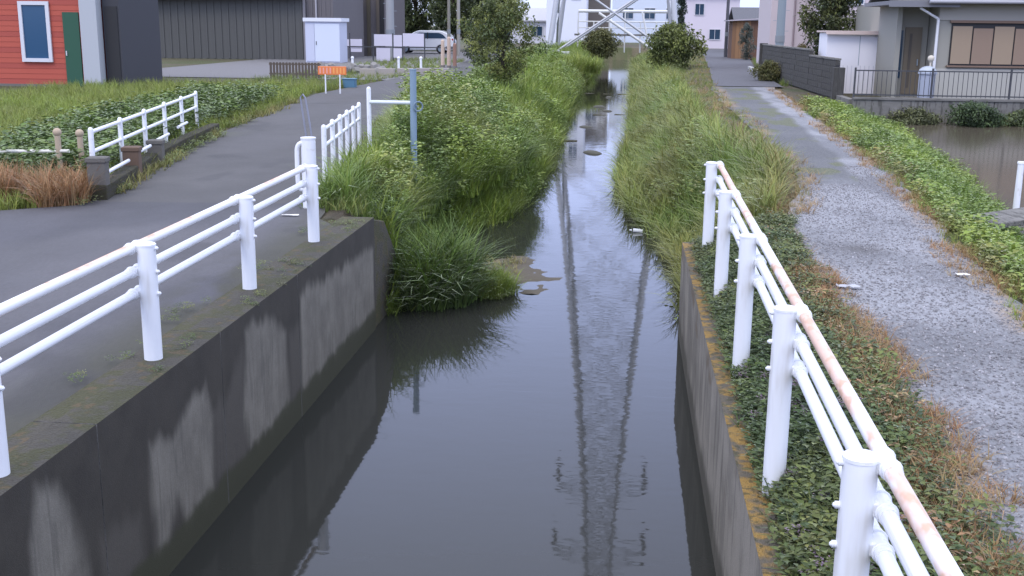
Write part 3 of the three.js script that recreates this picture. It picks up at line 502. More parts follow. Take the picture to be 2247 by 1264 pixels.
// a tree: trunk, limbs, crown of leaves in clumps
function tree(name, label, pos, o, group) {
  const r = RNG(o.seed), t = thing(name, label, o.cat || 'tree', pos, 0, group), bark = std(...(o.bark || [0.075, 0.06, 0.045]), 0.95, { bumpMap: grainBump, bumpScale: 0.02 });
  const H = o.h, th = o.trunk ?? 0.35 * H, limbs = [];
  part('trunk', new THREE.TubeGeometry(new THREE.CatmullRomCurve3([V(0, -0.15, 0), V(0.02 * H * (r() - 0.5), th * 0.5, 0), V(0.05 * H * (r() - 0.5), th, 0.03 * H * (r() - 0.5)), V(0.08 * H * (r() - 0.5), H * 0.8, 0)]), 10, o.rt || 0.05, 8), bark, t);
  const m = new Mesher(), C = [];
  for (let i = 0; i < o.clumps; i++) {
    const a = r() * 6.283, v = Math.pow(r(), 0.8), y = mix(o.y0 ?? th, H, v), prof = o.profile ? o.profile(v) : Math.sqrt(Math.max(0.05, 1 - (2 * v - 1) ** 2)), q = o.rad * prof * Math.sqrt(r()) * (0.75 + 0.35 * r()) * (0.62 + 0.75 * vnoise(Math.cos(a) * 1.6 + 9 + o.seed, Math.sin(a) * 1.6 + v * 3 + 5, o.seed));
    C.push(V(Math.cos(a) * q, y * (0.9 + 0.22 * vnoise(a * 1.3, o.seed * 0.7, 3)), Math.sin(a) * q));
  }
  C.forEach((c, i) => { if (i % 3 === 0) limbs.push(bar(V(0, Math.min(c.y * 0.7, H * 0.6), 0), c, (o.rt || 0.05) * 0.35, 5, 0.006)); });
  part('limbs', limbs, bark, t);
  for (const c of C) { const cr = o.cr * (0.6 + 0.7 * r()), tint = mix3(o.c0, o.c1, r()), n = o.leaves; for (let k = 0; k < n; k++) { const d = V(r() - 0.5, r() - 0.5, r() - 0.5).normalize(), p = c.clone().addScaledVector(d, cr * Math.cbrt(r())); const e = V(r() - 0.5, r() - 0.7, r() - 0.5).normalize(), u = V(r() - 0.5, 1, r() - 0.5).normalize(), j = 0.7 + 0.6 * r(); m.leaf(p, e, u, o.leaf * (0.6 + 0.8 * r()), o.leaf * (0.25 + 0.15 * r()), [tint[0] * j, tint[1] * j, tint[2] * j]); } }
  part('crown', m.build(), M.leaf, t);
  return t;
}
tree('young_tree', 'small bushy tree with narrow base rising from the left grassy bank', [-3.85, -0.3, -34.6], { seed: 11, h: 3.0, trunk: 1.0, y0: 0.75, rad: 1.2, clumps: 105, cr: 0.27, leaves: 95, leaf: 0.085, rt: 0.05, c0: [0.075, 0.11, 0.03], c1: [0.24, 0.26, 0.06], profile: (v) => 0.22 + 0.95 * sm(0, 0.5, v) * Math.sqrt(Math.max(0.03, 1 - Math.max(0, v - 0.5) ** 2 / 0.26)) });
clump('bright yellow green grass mound on the left bank below the pylon', -3.2, -68, 1.5, 260, 1.6, (r) => mix3(PAL.bright, PAL.pale, r()), 404, -0.6);
scatter('kerb_weeds', 'small weeds growing along the kerb across the side road', 'weeds', [['weeds', T.weed, spots(361, -12.4, -24, (z) => eL(z) - 0.15, (z) => eL(z) + 0.16, 60, (x, z, s, r) => (vnoise(z * 1.4, 4, 261) > 0.35 ? [x, 0.0, z, s * (0.5 + 0.9 * r()), jit(mix3(PAL.olive, PAL.mid, r()), r)] : null))], ['grass', T.short, spots(362, -12.4, -30, (z) => eL(z) - 0.15, (z) => eL(z) + 0.12, 90, (x, z, s, r) => (vnoise(z * 1.1, 9, 262) > 0.4 ? [x, 0.0, z, s * (0.8 + 1.2 * r()), jit(mix3(PAL.olive, PAL.straw, 0.5 * r()), r)] : null))]]);
scatter('road_edge_grass', 'short grass creeping over the right edge of the side road', 'grass', [['grass', T.short, spots(363, -12.6, -60, (z) => bL(z) - 0.25, (z) => bL(z) + 0.3, 110, (x, z, s, r) => (vnoise(z * 1.2, 5, 263) > 0.3 ? [x, 0.0, z, s * (0.8 + 1.3 * r()), jit(mix3(PAL.olive, PAL.mid, r()), r)] : null))]]);
scatter('mud_bar_tufts', 'sparse brownish tufts on the mud bar', 'grass', [['tufts', T.short, spots(364, -14.5, -15.9, () => -2.1, () => -1.45, 40, (x, z, s, r) => [x, WATER + 0.02, z, 0.7 + 0.8 * r(), jit(mix3(PAL.olive, PAL.straw, r()), r)])]]);
// ------------------------------------------------------------------ background: left side
const metalRib = tex(256, 64, (u, v, i, j) => { const k = 0.9 + 0.12 * fbm(u * 20, v * 3, 3, 141) + 0.06 * hash(i, j, 2); return [k, k, k]; });
M.siding = new THREE.MeshStandardMaterial({ color: lin(0.085, 0.086, 0.082), map: metalRib, roughness: 0.7 });
M.siding2 = new THREE.MeshStandardMaterial({ color: lin(0.13, 0.12, 0.125), map: metalRib, roughness: 0.7 });
M.glass = new THREE.MeshPhysicalMaterial({ color: lin(0.03, 0.06, 0.10), roughness: 0.06, metalness: 0 });
M.darkWall = std(0.045, 0.046, 0.055, 0.8);
M.frame = std(0.62, 0.62, 0.66, 0.5);
M.roofTile = std(0.10, 0.10, 0.115, 0.7, { bumpMap: grainBump, bumpScale: 0.01 });
function gable(parent, x0, x1, z0, z1, y, rise, over, mat, name = 'roof') { // ridge along x
  const s = new THREE.Shape(), w = (z1 - z0) / 2 + over, t = 0.14; s.moveTo(-w, 0); s.lineTo(0, rise); s.lineTo(w, 0); s.lineTo(w, t); s.lineTo(0, rise + t); s.lineTo(-w, t); s.closePath();
  const g = new THREE.ExtrudeGeometry(s, { depth: x1 - x0 + 2 * over, bevelEnabled: false }).rotateY(Math.PI / 2).translate(x0 - over, y, (z0 + z1) / 2);
  const f = new THREE.Shape(); f.moveTo(-(z1 - z0) / 2, 0); f.lineTo(0, rise); f.lineTo((z1 - z0) / 2, 0);
  const roof = part(name, g, mat, parent);
  return roof;
}
function gableEnds(parent, x0, x1, z0, z1, y, rise, mat) { const s = new THREE.Shape(), w = (z1 - z0) / 2; s.moveTo(-w, 0); s.lineTo(w, 0); s.lineTo(0, rise * 0.98); s.closePath(); part('gable_wall', new THREE.ExtrudeGeometry(s, { depth: x1 - x0, bevelEnabled: false }).rotateY(Math.PI / 2).translate(x0, y, (z0 + z1) / 2), mat, parent); }
function windowPart(parent, x0, x1, y0, y1, z, glass, frame = M.frame, t = 0.07, mull = 0) { // faces +z
  const w = part('window', b2(x0, x1, y0, y1, z - 0.02, z + 0.015), glass, parent);
  part('frame', [b2(x0 - t, x0, y0 - t, y1 + t, z, z + 0.06), b2(x1, x1 + t, y0 - t, y1 + t, z, z + 0.06), b2(x0, x1, y1, y1 + t, z, z + 0.06), b2(x0, x1, y0 - t, y0, z, z + 0.07)], frame, w);
  for (let i = 1; i <= mull; i++) { const x = mix(x0, x1, i / (mull + 1)); part('mullion', b2(x - 0.02, x + 0.02, y0, y1, z, z + 0.04), frame, w); }
  return w;
}
{ // red house
  const t = thing('red_house', 'red clapboard house with a white framed blue window beyond the field', 'house', [-21.5, 0, -36]), red = std(0.42, 0.085, 0.055, 0.75), red2 = std(0.36, 0.07, 0.05, 0.75);
  part('wall', b2(-3.2, 3.5, -0.25, 5.6, -3.4, -0.03), red2, t);
  const bg = b2(-3.2, 3.5, 0, 0.175, -0.03, 0.0); bg.rotateX(0);
  for (let i = 0; i < 32; i++) { const p = part('clapboard', bg, i % 3 ? red : red2, t); p.position.y = 0.05 + i * 0.172; p.rotation.x = -0.06; }
  part('foundation', b2(-3.22, 3.52, -0.3, 0.05, -3.42, 0.03), M.cast, t);
  windowPart(t, 1.52, 2.34, 0.9, 2.62, 0.02, new THREE.MeshPhysicalMaterial({ color: lin(0.03, 0.085, 0.17), roughness: 0.1 }), M.frame, 0.12);
  windowPart(t, -1.6, -0.4, 0.9, 2.3, 0.02, M.glass, M.frame, 0.1, 1);
  const d = part('door', b2(2.9, 3.45, 0.0, 2.4, 0.0, 0.05), std(0.02, 0.085, 0.05, 0.6), t); part('handle', b2(2.95, 2.98, 1.0, 1.15, 0.05, 0.09), M.frame, d);
  part('corner_pillar', b2(3.52, 4.1, -0.2, 5.5, -0.28, 0.1), std(0.42, 0.44, 0.47, 0.7), t);
  gable(t, -3.2, 4.05, -3.4, 0, 5.55, 1.2, 0.35, M.roofTile); gableEnds(t, -3.2, 3.5, -3.3, -0.1, 5.55, 1.2, red2);
}
{ // dark workshop
  const t = thing('workshop_building', 'wide dark grey ribbed metal workshop behind the field', 'building', [-24.5, 0, -66.5]);
  part('wall', b2(-10, 5.2, -0.1, 5.6, -9, -0.05), M.siding, t);
  part('side_wall', b2(5.2, 6.9, -0.1, 5.0, -8, -0.2), M.siding2, t);
  const rg = b2(-0.05, 0.05, 0, 5.5, -0.05, 0.0); for (let i = 0; i < 34; i++) { const p = part('rib', rg, M.siding, t); p.position.set(-9.9 + i * 0.452, 0, 0); }
  const rg2 = b2(-0.04, 0.04, 0, 4.9, -0.2, -0.16); for (let i = 0; i < 6; i++) { const p = part('rib', rg2, M.siding2, t); p.position.set(5.35 + i * 0.27, 0, 0); }
  part('corner_trim', b2(5.14, 5.28, -0.1, 5.6, -0.1, 0.06), std(0.2, 0.19, 0.2, 0.6), t);
  part('down_pipe', bar(V(5.9, 0, -0.1), V(5.9, 5.0, -0.1), 0.06), std(0.36, 0.35, 0.37, 0.5), t);
  part('eave', b2(-6.3, 5.2, 3.52, 3.66, -0.04, 0.7).rotateZ(0.012), std(0.34, 0.34, 0.37, 0.5), t);
  part('roof', [b2(-10.3, 5.5, 5.6, 5.76, -9.3, 0.35), b2(5.1, 7.1, 5.0, 5.12, -8.2, 0.1)], std(0.12, 0.12, 0.13, 0.6), t);
}
{ const t = thing('dark_garage', 'dark lean to garage beside the pale pillar of the red house', 'garage', [-17.1, 0, -36.3]); part('wall', b2(-0.26, 0.3, -0.1, 4.6, -3.2, 0), M.darkWall, t); part('shutter', b2(-0.2, 0.24, 0.05, 2.6, 0, 0.03), M.dark, t); part('roof', b2(-0.26, 0.6, 4.6, 4.72, -3.3, 0.3), M.roofTile, t); }
{ const t = thing('picket_fence', 'dark brown picket fence at the foot of the workshop', 'fence', [-14.2, 0, -44]), m = std(0.11, 0.09, 0.075, 0.85), pg = b2(-0.045, 0.045, 0, 0.62, 0, 0.02);
  for (let i = 0; i < 16; i++) { const p = part('picket', pg, m, t); p.position.set(i * 0.13, -0.02, 0); }
  for (const y of [0.12, 0.5]) part('rail', b2(-0.08, 2.05, y, y + 0.06, -0.04, -0.002), std(0.17, 0.14, 0.11, 0.85), t); }
{ // white garden shed
  const t = thing('storage_shed', 'pale blue white metal storage shed beside the workshop', 'shed', [-17.0, 0, -62.4]), w = std(0.60, 0.65, 0.74, 0.45), w2 = std(0.52, 0.55, 0.66, 0.45);
  part('wall', b2(-1.0, 0.98, -0.05, 2.22, -1.3, 0.3), w2, t);
  const d1 = part('door', b2(-0.45, 0.96, 0.05, 2.1, 0.3, 0.34), w, t); part('handle', b2(-0.38, -0.35, 0.95, 1.15, 0.34, 0.37), M.darkSteel, d1);
  part('door', b2(-0.95, -0.48, 0.05, 2.1, 0.3, 0.33), w2, t);
  part('roof', [b2(-1.08, 1.1, 2.22, 2.42, -1.4, 0.42)], std(0.68, 0.7, 0.76, 0.4), t); part('skid', b2(-0.98, 0.96, -0.12, -0.05, -1.28, 0.29), M.darkSteel, t);
}
{ const t = thing('brown_house', 'greyish brown house with a dark doorway behind the storage shed', 'house', [-18.6, 0, -76]), w = std(0.125, 0.112, 0.115, 0.8);
  part('wall', b2(-3, 2.1, -0.1, 5, -7, 0), w, t); part('doorway', b2(-1.35, -0.3, 0, 2.9, -0.05, 0.012), std(0.03, 0.032, 0.045, 0.7), t);
  part('corner_post', b2(0.9, 1.15, 0, 5, 0, 0.08), std(0.10, 0.085, 0.06, 0.8), t); part('corner_post', b2(1.55, 1.75, 0, 5, 0, 0.08), std(0.12, 0.10, 0.08, 0.8), t); part('panel', b2(1.78, 2.08, 0, 4.6, 0, 0.03), M.dark, t);
  gable(t, -3, 2.1, -7, 0, 5, 1.6, 0.4, M.roofTile); gableEnds(t, -3, 2.1, -6.9, -0.1, 5, 1.6, w); }
function utilityPole(label, x, z, h, r, mat, steps = true) { const t = thing('utility_pole', label, 'utility pole', [x, 0, z]); part('shaft', cyl(r, r * 0.72, h, 0, -0.2, 0, 18), mat, t); part('band', cyl(r * 1.06, r * 1.06, 0.3, 0, 1.5, 0, 18), std(0.22, 0.24, 0.26, 0.6), t); const c = part('crossarm', b2(-0.9, 0.9, h - 1.2, h - 1.08, -0.05, 0.05), M.steel, t); for (const s of [-0.8, -0.3, 0.3, 0.8]) part('insulator', cyl(0.05, 0.04, 0.16, s, h - 1.08, 0, 10), M.frame, c); if (steps) part('step_bolts', [0, 1, 2, 3, 4, 5].map((i) => bar(V(i % 2 ? -r : r, 2 + i * 0.45, 0), V(i % 2 ? -r - 0.15 : r + 0.15, 2 + i * 0.45, 0), 0.012, 6)), M.steel, t); return t; }
utilityPole('thick pale grey concrete pole behind the white fence panels', -14.6, -68.8, 11, 0.27, std(0.30, 0.31, 0.32, 0.85));
utilityPole('thin grey pole left of the pair beside the white car', -12.75, -80, 9, 0.12, std(0.24, 0.23, 0.20, 0.85), false);
utilityPole('thin pale pole right of the pair beside the white car', -12.0, -79.6, 9.5, 0.13, std(0.30, 0.29, 0.26, 0.85), false);
{ // panel fence in front of the yard
  const t = thing('panel_fence', 'dark framed yard fence with white panels in front of the parked car', 'fence', [-16.8, 0, -66]), w = std(0.56, 0.54, 0.62, 0.6);
  for (const [a, b, c, d] of [[0, 0.32, 0.78, 1.22], [0.4, 1.1, 0.72, 1.24], [1.83, 2.9, 0.86, 1.53], [1.95, 2.78, 0.0, 0.76], [3.0, 3.5, 0.84, 1.5], [3.55, 4.8, 0.86, 1.6], [0.42, 1.08, 0.5, 0.7], [2.98, 3.48, 0.2, 0.74]]) part('panel', b2(a, b, c, d, 0, 0.03), w, t);
  for (const x of [-0.05, 0.36, 1.75, 2.95, 3.52, 4.84, 6.6]) part('post', b2(x - 0.03, x + 0.03, -0.05, 1.6, -0.05, 0.012), M.darkSteel, t);
  part('rail', b2(-0.05, 6.6, 0.77, 0.835, -0.012, 0.05), M.darkSteel, t);
}
{ const t = thing('low_wall', 'low beige concrete edge along the far yard', 'wall', [-11.3, 0, -47]); for (let i = 0; i < 5; i++) part('edge_stone', rbox(0.68, 0.32, 0.22, 0.02, 0.35 + i * 0.7, 0.12, i * -0.5), std(0.34, 0.31, 0.27 + 0.01 * i, 0.9), t); }
{ // car
  const t = thing('parked_car', 'white car parked in the yard behind the fence panels', 'car', [-15.3, 0, -84]), paint = new THREE.MeshPhysicalMaterial({ color: lin(0.75, 0.76, 0.78), roughness: 0.3, clearcoat: 0.8, clearcoatRoughness: 0.05 });
  const s = new THREE.Shape(); s.moveTo(-2.15, 0.35); s.lineTo(-2.2, 0.75); s.quadraticCurveTo(-2.1, 0.98, -1.3, 1.03); s.quadraticCurveTo(-0.8, 1.55, -0.3, 1.62); s.lineTo(1.2, 1.62); s.quadraticCurveTo(1.75, 1.55, 2.05, 1.1); s.lineTo(2.18, 0.9); s.lineTo(2.15, 0.38); s.lineTo(1.75, 0.3); s.absarc(1.3, 0.32, 0.38, 0, Math.PI, false); s.lineTo(-1.0, 0.28); s.absarc(-1.38, 0.32, 0.38, 0, Math.PI, false); s.closePath();
  part('body', new THREE.ExtrudeGeometry(s, { depth: 1.56, bevelEnabled: true, bevelSize: 0.07, bevelThickness: 0.09, bevelSegments: 3, curveSegments: 10 }).translate(0, 0, -1.62), paint, t);
  const wsh = new THREE.Shape(); wsh.moveTo(-0.95, 1.1); wsh.quadraticCurveTo(-0.6, 1.47, -0.25, 1.52); wsh.lineTo(1.15, 1.52); wsh.quadraticCurveTo(1.5, 1.45, 1.72, 1.12); wsh.closePath();
  part('side_window', new THREE.ExtrudeGeometry(wsh, { depth: 0.02, bevelEnabled: false }).translate(0, 0, 0.03), M.glass, t);
  part('door_pillar', b2(0.28, 0.36, 1.08, 1.54, 0.05, 0.06), M.rubber, t);
  for (const x of [-1.38, 1.3]) { const w = part('wheel', new THREE.CylinderGeometry(0.33, 0.33, 0.22, 24).rotateX(Math.PI / 2).translate(x, 0.33, -0.05), M.rubber, t); part('rim', new THREE.CylinderGeometry(0.2, 0.2, 0.02, 16).rotateX(Math.PI / 2).translate(x, 0.33, 0.07), M.steel, w); const w2 = part('wheel', new THREE.CylinderGeometry(0.33, 0.33, 0.22, 24).rotateX(Math.PI / 2).translate(x, 0.33, -1.6), M.rubber, t); }
  part('tail_light', b2(2.1, 2.21, 0.85, 1.1, -0.25, 0.02), std(0.4, 0.02, 0.02, 0.3), t); part('bumper', b2(1.7, 2.22, 0.36, 0.55, -1.5, 0.05), std(0.2, 0.2, 0.21, 0.6), t);
}
[[-9.40, -57.0, 1.35, 'leftmost pinkish post at the end of the yard fence', [0.55, 0.43, 0.34]], [-9.02, -56.6, 1.5, 'middle and tallest pinkish post at the end of the yard fence', [0.50, 0.38, 0.30]], [-8.66, -56.2, 1.2, 'reddish brown post nearest the bend of the road', [0.26, 0.15, 0.11]]].forEach(([x, z, h, l, c], i) => { const t = thing('marker_post', l, 'post', [x, 0, z], 0, 'posts at the road bend'); part('shaft', [cyl(0.1, 0.09, h, 0, -0.05, 0, 12), new THREE.SphereGeometry(0.09, 12, 6).translate(0, h - 0.05, 0)], std(...c, 0.8), t); part('base', cyl(0.14, 0.12, 0.14, 0, -0.02, 0, 12), M.cast, t); });
[[-12.6, -51, 'small white stub post behind the orange sign'], [-10.55, -51.5, 'small white stub post left of the yard fence corner'], [-9.6, -52, 'small white stub post near the parked car']].forEach(([x, z, l]) => { const t = thing('stub_post', l, 'post', [x, 0, z], 0, 'white stub posts in the yard'); part('shaft', cyl(0.06, 0.055, 0.62, 0, -0.03, 0, 10), M.white, t); part('cap', new THREE.SphereGeometry(0.075, 10, 8).translate(0, 0.6, 0), M.white, t); });
{ // orange board on two white legs
  const t = thing('warning_sign', 'orange striped board on two white legs at the roadside', 'sign', [-9.15, 0, -34.4]);
  const o = part('board', rbox(0.9, 0.26, 0.03, 0.012, 0, 0.70, 0), std(0.72, 0.20, 0.055, 0.5), t);
  for (let i = 0; i < 8; i++) part('stripe', b2(-0.40 + i * 0.108, -0.355 + i * 0.108, 0.61, 0.79, 0.0155, 0.019), i < 4 ? std(0.75, 0.33, 0.27, 0.5) : std(0.80, 0.36, 0.10, 0.5), o);
  for (const x of [-0.22, 0.24]) part('leg', cyl(0.022, 0.022, 0.62, x, -0.03, 0, 10), M.white, t);
}
single('plastic_crate', [rbox(0.42, 0.3, 0.32, 0.02, 0, 0.15, 0), rbox(0.46, 0.04, 0.36, 0.015, 0, 0.3, 0)], std(0.07, 0.17, 0.26, 0.5), 'blue plastic crate on the grass right of the orange sign', 'crate').position.set(-9.5, -0.02, -38);
{ const m = std(0.22, 0.21, 0.2, 0.9), t = thing('rubble_heap', 'heap of grey stones in the yard behind the orange sign', 'rubble', [-12.2, 0, -49.5]), r = RNG(77), g = new THREE.DodecahedronGeometry(0.3, 0); for (let i = 0; i < 16; i++) { const p = part('stone', g, m, t); p.position.set((r() - 0.5) * 3, 0.02 + 0.28 * r(), (r() - 0.5) * 1.2); p.rotation.set(r() * 6, r() * 6, r() * 6); p.scale.set(0.6 + r(), 0.5 + 0.5 * r(), 0.6 + 0.6 * r()); } }
for (const [x, z, h, rad, seed, l] of [[-18.5, -98, 8, 3, 21, 'dark leafy tree behind the parked car roof'], [-14.6, -95, 9, 2.8, 22, 'tall leafy tree behind the pair of thin poles'], [-11.2, -92, 8.5, 2.2, 23, 'leafy tree right of the thin poles and left of the sky gap']])
  tree('yard_tree', l, [x, 0, z], { seed, h, trunk: 2.0, y0: 1.0, rad, clumps: 170, cr: 0.75, leaves: 75, leaf: 0.28, rt: 0.16, c0: [0.035, 0.06, 0.02], c1: [0.125, 0.155, 0.04] }, 'trees behind the yard');
tree('hedge_shrub', 'low dark green shrub at the bend of the road', [-8.6, 0, -66], { seed: 31, cat: 'shrub', h: 1.9, trunk: 0.4, y0: 0.1, rad: 1.1, clumps: 60, cr: 0.35, leaves: 60, leaf: 0.12, rt: 0.04, c0: [0.02, 0.04, 0.015], c1: [0.06, 0.09, 0.03] });

// ------------------------------------------------------------------ background: middle
{ // lattice pylon standing over the stream
  const t = thing('pylon', 'tall pale steel lattice pylon straddling the far stream', 'pylon', [-1.1, 0, -83.5]), steel = std(0.46, 0.47, 0.50, 0.5, { metalness: 0.2 }), half = (y) => { const k = [[0, 4.5], [12, 3.0], [22, 2.05], [31, 1.35], [38, 1.0], [58, 0.6]]; for (let i = 1; i < 6; i++) if (y <= k[i][0]) return mix(k[i - 1][1], k[i][1], (y - k[i - 1][0]) / (k[i][0] - k[i - 1][0])); return 0.6; };
  const at = (i, y) => { const h = half(y); return V([-1, 1, 1, -1][i] * h, y, [1, 1, -1, -1][i] * h); };
  const ys = [0, 5.6, 10.6, 15.2, 19.4, 23.2, 26.6, 29.7, 32.6, 35.3, 37.9, 40.4, 42.8, 45.2, 48, 51, 54, 57];
  for (let i = 0; i < 4; i++) {
    part('footing', cyl(0.5, 0.4, 0.7, at(i, 0).x, -0.4, at(i, 0).z, 12), M.concrete, t);
    for (let k = 0; k < ys.length - 1; k++) {
      const j = (i + 1) % 4, a = ys[k], b = ys[k + 1], w = 0.1;
      part('leg', bar(at(i, a), at(i, b), 0.21 * (1 - a / 110), 6), steel, t);
      part('brace', bar(at(i, a), at(j, b), w * 0.8, 5), steel, t); part('brace', bar(at(j, a), at(i, b), w * 0.8, 5), steel, t);
      part('strut', bar(at(i, b), at(j, b), w * 0.8, 5), steel, t);
    }
  }
  for (const [y, L] of [[31.2, 3.4], [36.8, 3.6], [42.4, 3.4], [48, 3.0]]) for (const s of [-1, 1]) {
    const h = half(y), a = part('crossarm', [bar(V(s * h, y, h), V(s * L, y + 0.25, 0), 0.07, 5), bar(V(s * h, y, -h), V(s * L, y + 0.25, 0), 0.07, 5), bar(V(s * half(y + 1.6), y + 1.6, 0), V(s * L, y + 0.3, 0), 0.06, 5), bar(V(s * (h + L) / 2, y + 0.1, 0), V(s * (h + L) / 2, y + 0.95, 0), 0.05, 5)], steel, t);
    part('insulator', [cyl(0.07, 0.07, 2.0, s * L, y - 1.8, 0, 6), ...[0, 1, 2, 3, 4, 5].map((q) => cyl(0.2, 0.2, 0.1, s * L, y - 1.6 + q * 0.28, 0, 8))], std(0.22, 0.2, 0.19, 0.4), a);
  }
}
{ const t = thing('pipe_bridge', 'white pipe bridge with railings across the far stream', 'bridge', [-0.4, 0, -96]), w = std(0.70, 0.70, 0.68, 0.5);
  part('pipe', bar(V(-3.9, 3.35, 0), V(3.9, 3.35, 0), 0.13, 12), w, t); part('walkway', b2(-4.2, 4.2, 1.35, 1.5, -0.4, 0.4), M.concrete, t);
  for (let i = 0; i < 7; i++) part('post', bar(V(-3.9 + i * 1.3, 0, 0.3), V(-3.9 + i * 1.3, i % 3 ? 2.5 : 3.3, 0.3), 0.06, 8), w, t);
  part('rail', bar(V(-3.9, 2.5, 0.3), V(3.9, 2.5, 0.3), 0.05, 8), w, t); part('rail', bar(V(-3.9, 2.0, 0.3), V(3.9, 2.0, 0.3), 0.04, 8), w, t);
  part('brace', bar(V(2.3, 0.3, 0.6), V(-2.2, 3.2, 0.2), 0.11, 8), w, t); part('brace', bar(V(2.1, 0.3, 0.6), V(1.4, 3.3, 0.2), 0.08, 8), w, t); }
function block(name, label, cat, pos, w, h, d, wall, roof, wins, flat) { // a plain house with windows facing the camera
  const t = thing(name, label, cat, pos); part('wall', b2(-w / 2, w / 2, -0.1, h, -d, 0), wall, t);
  for (const [x0, x1, y0, y1] of wins) windowPart(t, x0, x1, y0, y1, 0.02, M.glass, M.frame, 0.06, 1);
  if (flat) part('parapet', [b2(-w / 2 - 0.1, w / 2 + 0.1, h, h + 0.25, -d - 0.1, 0.1)], roof, t); else { gable(t, -w / 2, w / 2, -d, 0, h, d * 0.22, 0.5, roof); gableEnds(t, -w / 2, w / 2, -d + 0.1, -0.1, h, d * 0.22, wall); }
  return t;
}
block('white_building', 'tall white building seen through the pylon legs', 'building', [-7.0, 0, -126], 4.4, 12, 8, std(0.72, 0.74, 0.82, 0.7), M.frame, [[-1.4, -0.5, 5, 6.5], [0.6, 1.5, 5, 6.5], [-1.4, -0.5, 8.4, 9.9], [0.6, 1.5, 8.4, 9.9]], true);
block('brown_building', 'brown building just right of the white building', 'building', [-3.9, 0, -132], 3.0, 9, 8, std(0.17, 0.145, 0.12, 0.8), M.roofTile, [[-0.9, 0.4, 5.2, 6.6]], true);
block('low_white_house', 'low white house in the sky gap left of the pylon', 'house', [-13.5, 0, -140], 9, 2.6, 7, std(0.66, 0.66, 0.72, 0.8), std(0.42, 0.42, 0.46, 0.7), [[-2.5, -1.2, 0.9, 2], [1.5, 2.8, 0.9, 2]], false);
block('pale_building', 'pale blue building behind the pipe bridge', 'building', [3.0, 0, -160], 11, 9, 9, std(0.58, 0.63, 0.72, 0.8), M.frame, [[-4, -2.6, 3.2, 4.6], [-1, 0.4, 3.2, 4.6], [2, 3.4, 3.2, 4.6]], true);
block('pink_white_house', 'pinkish white two storey house at the end of the lane', 'house', [8.6, 0, -122], 5.6, 5.4, 7, std(0.66, 0.60, 0.66, 0.8), std(0.3, 0.31, 0.36, 0.7), [[-0.2, 0.9, 0.9, 1.9], [-1.8, -0.9, 3.4, 4.5]], false);
{ const t = thing('kerb_barrier', 'white concrete barrier at the foot of the pylon', 'barrier', [-5.6, 0, -75.6]); for (let i = 0; i < 3; i++) part('block', rbox(0.62, 0.7 - 0.1 * i, 0.3, 0.04, i * 0.68, 0.3 - 0.05 * i, -i * 0.3), std(0.6, 0.6, 0.66, 0.8), t); }
const bush = (label, x, y, z, h, rad, seed, c0, c1, o = {}) => tree('shrub', label, [x, y, z], { seed, cat: 'shrub', h, trunk: h * 0.3, y0: 0.05, rad, clumps: 110, cr: 0.3 * rad, leaves: 70, leaf: 0.11 * rad, rt: 0.03, c0, c1, ...o });
bush('rounded green shrub on the right bank in front of the pylon', 2.3, -0.1, -62, 2.2, 1.5, 41, [0.07, 0.10, 0.025], [0.2, 0.23, 0.05]);
bush('olive shrub beside the far stream under the pipe bridge', -2.2, -0.2, -93, 1.8, 1.5, 42, [0.08, 0.095, 0.025], [0.2, 0.19, 0.05]);
tree('conifer_tree', 'slim dark conifer right of the pylon', [4.5, 0, -102], { seed: 44, h: 5.2, trunk: 0.6, y0: 0.4, rad: 0.75, clumps: 70, cr: 0.3, leaves: 60, leaf: 0.14, rt: 0.07, c0: [0.015, 0.035, 0.02], c1: [0.04, 0.07, 0.04], profile: (v) => 1.05 - 0.9 * v });

// ------------------------------------------------------------------ background: right side
utilityPole('dark slim pole at the bend of the lane', 7.1, -85, 9, 0.13, std(0.075, 0.075, 0.09, 0.8), false);
utilityPole('thick blue grey pole beside the block wall', 6.75, -52.3, 10, 0.2, std(0.24, 0.28, 0.31, 0.85));
{ const t = thing('wooden_shed', 'orange brown wooden lean to shed beside the dark pole', 'shed', [8.85, 0, -81]), w = std(0.27, 0.15, 0.075, 0.85), w2 = std(0.14, 0.075, 0.05, 0.85), bg = b2(-0.12, 0.12, 0, 2.6, 0, 0.03);
  part('wall', b2(-1.7, 1.9, 0, 2.6, -3, -0.01), w2, t); for (let i = 0; i < 14; i++) { const p = part('plank', bg, i === 5 || i === 6 ? w2 : i % 3 ? w : std(0.20, 0.11, 0.06, 0.85), t); p.position.x = -1.58 + i * 0.255; }
  part('roof', b2(-1.9, 2.1, 2.68, 2.76, -3.2, 0.4).rotateZ(0.06), std(0.42, 0.38, 0.42, 0.6), t); }
bush('tall grey green shrub in front of the wooden shed', 7.9, 0, -78, 2.2, 0.55, 51, [0.06, 0.08, 0.06], [0.16, 0.19, 0.17]);
block('grey_roofed_house', 'low house with dark roof behind the wooden shed', 'house', [13.2, 0, -104], 7, 2.7, 5, std(0.3, 0.28, 0.26, 0.8), M.roofTile, [[-1.5, 0, 1, 2.2]], false);
block('beige_house', 'pinkish beige house behind the thick blue grey pole', 'house', [10.0, 0, -64], 4.6, 5.2, 6, std(0.56, 0.49, 0.50, 0.8), M.roofTile, [[0.9, 1.8, 3.1, 4.2]], false);
part('gutter_pipe', bar(V(-1.05, 0, 0.06), V(-1.05, 5.1, 0.06), 0.05), std(0.3, 0.24, 0.25, 0.6), scene.children[scene.children.length - 1]);
block('pink_house', 'plain pale pink house wall behind the white shed', 'house', [12.6, 0, -56.5], 5.4, 5.6, 7, std(0.60, 0.52, 0.55, 0.85), M.roofTile, [[-2.3, -1.5, 3.3, 4.3]], false);
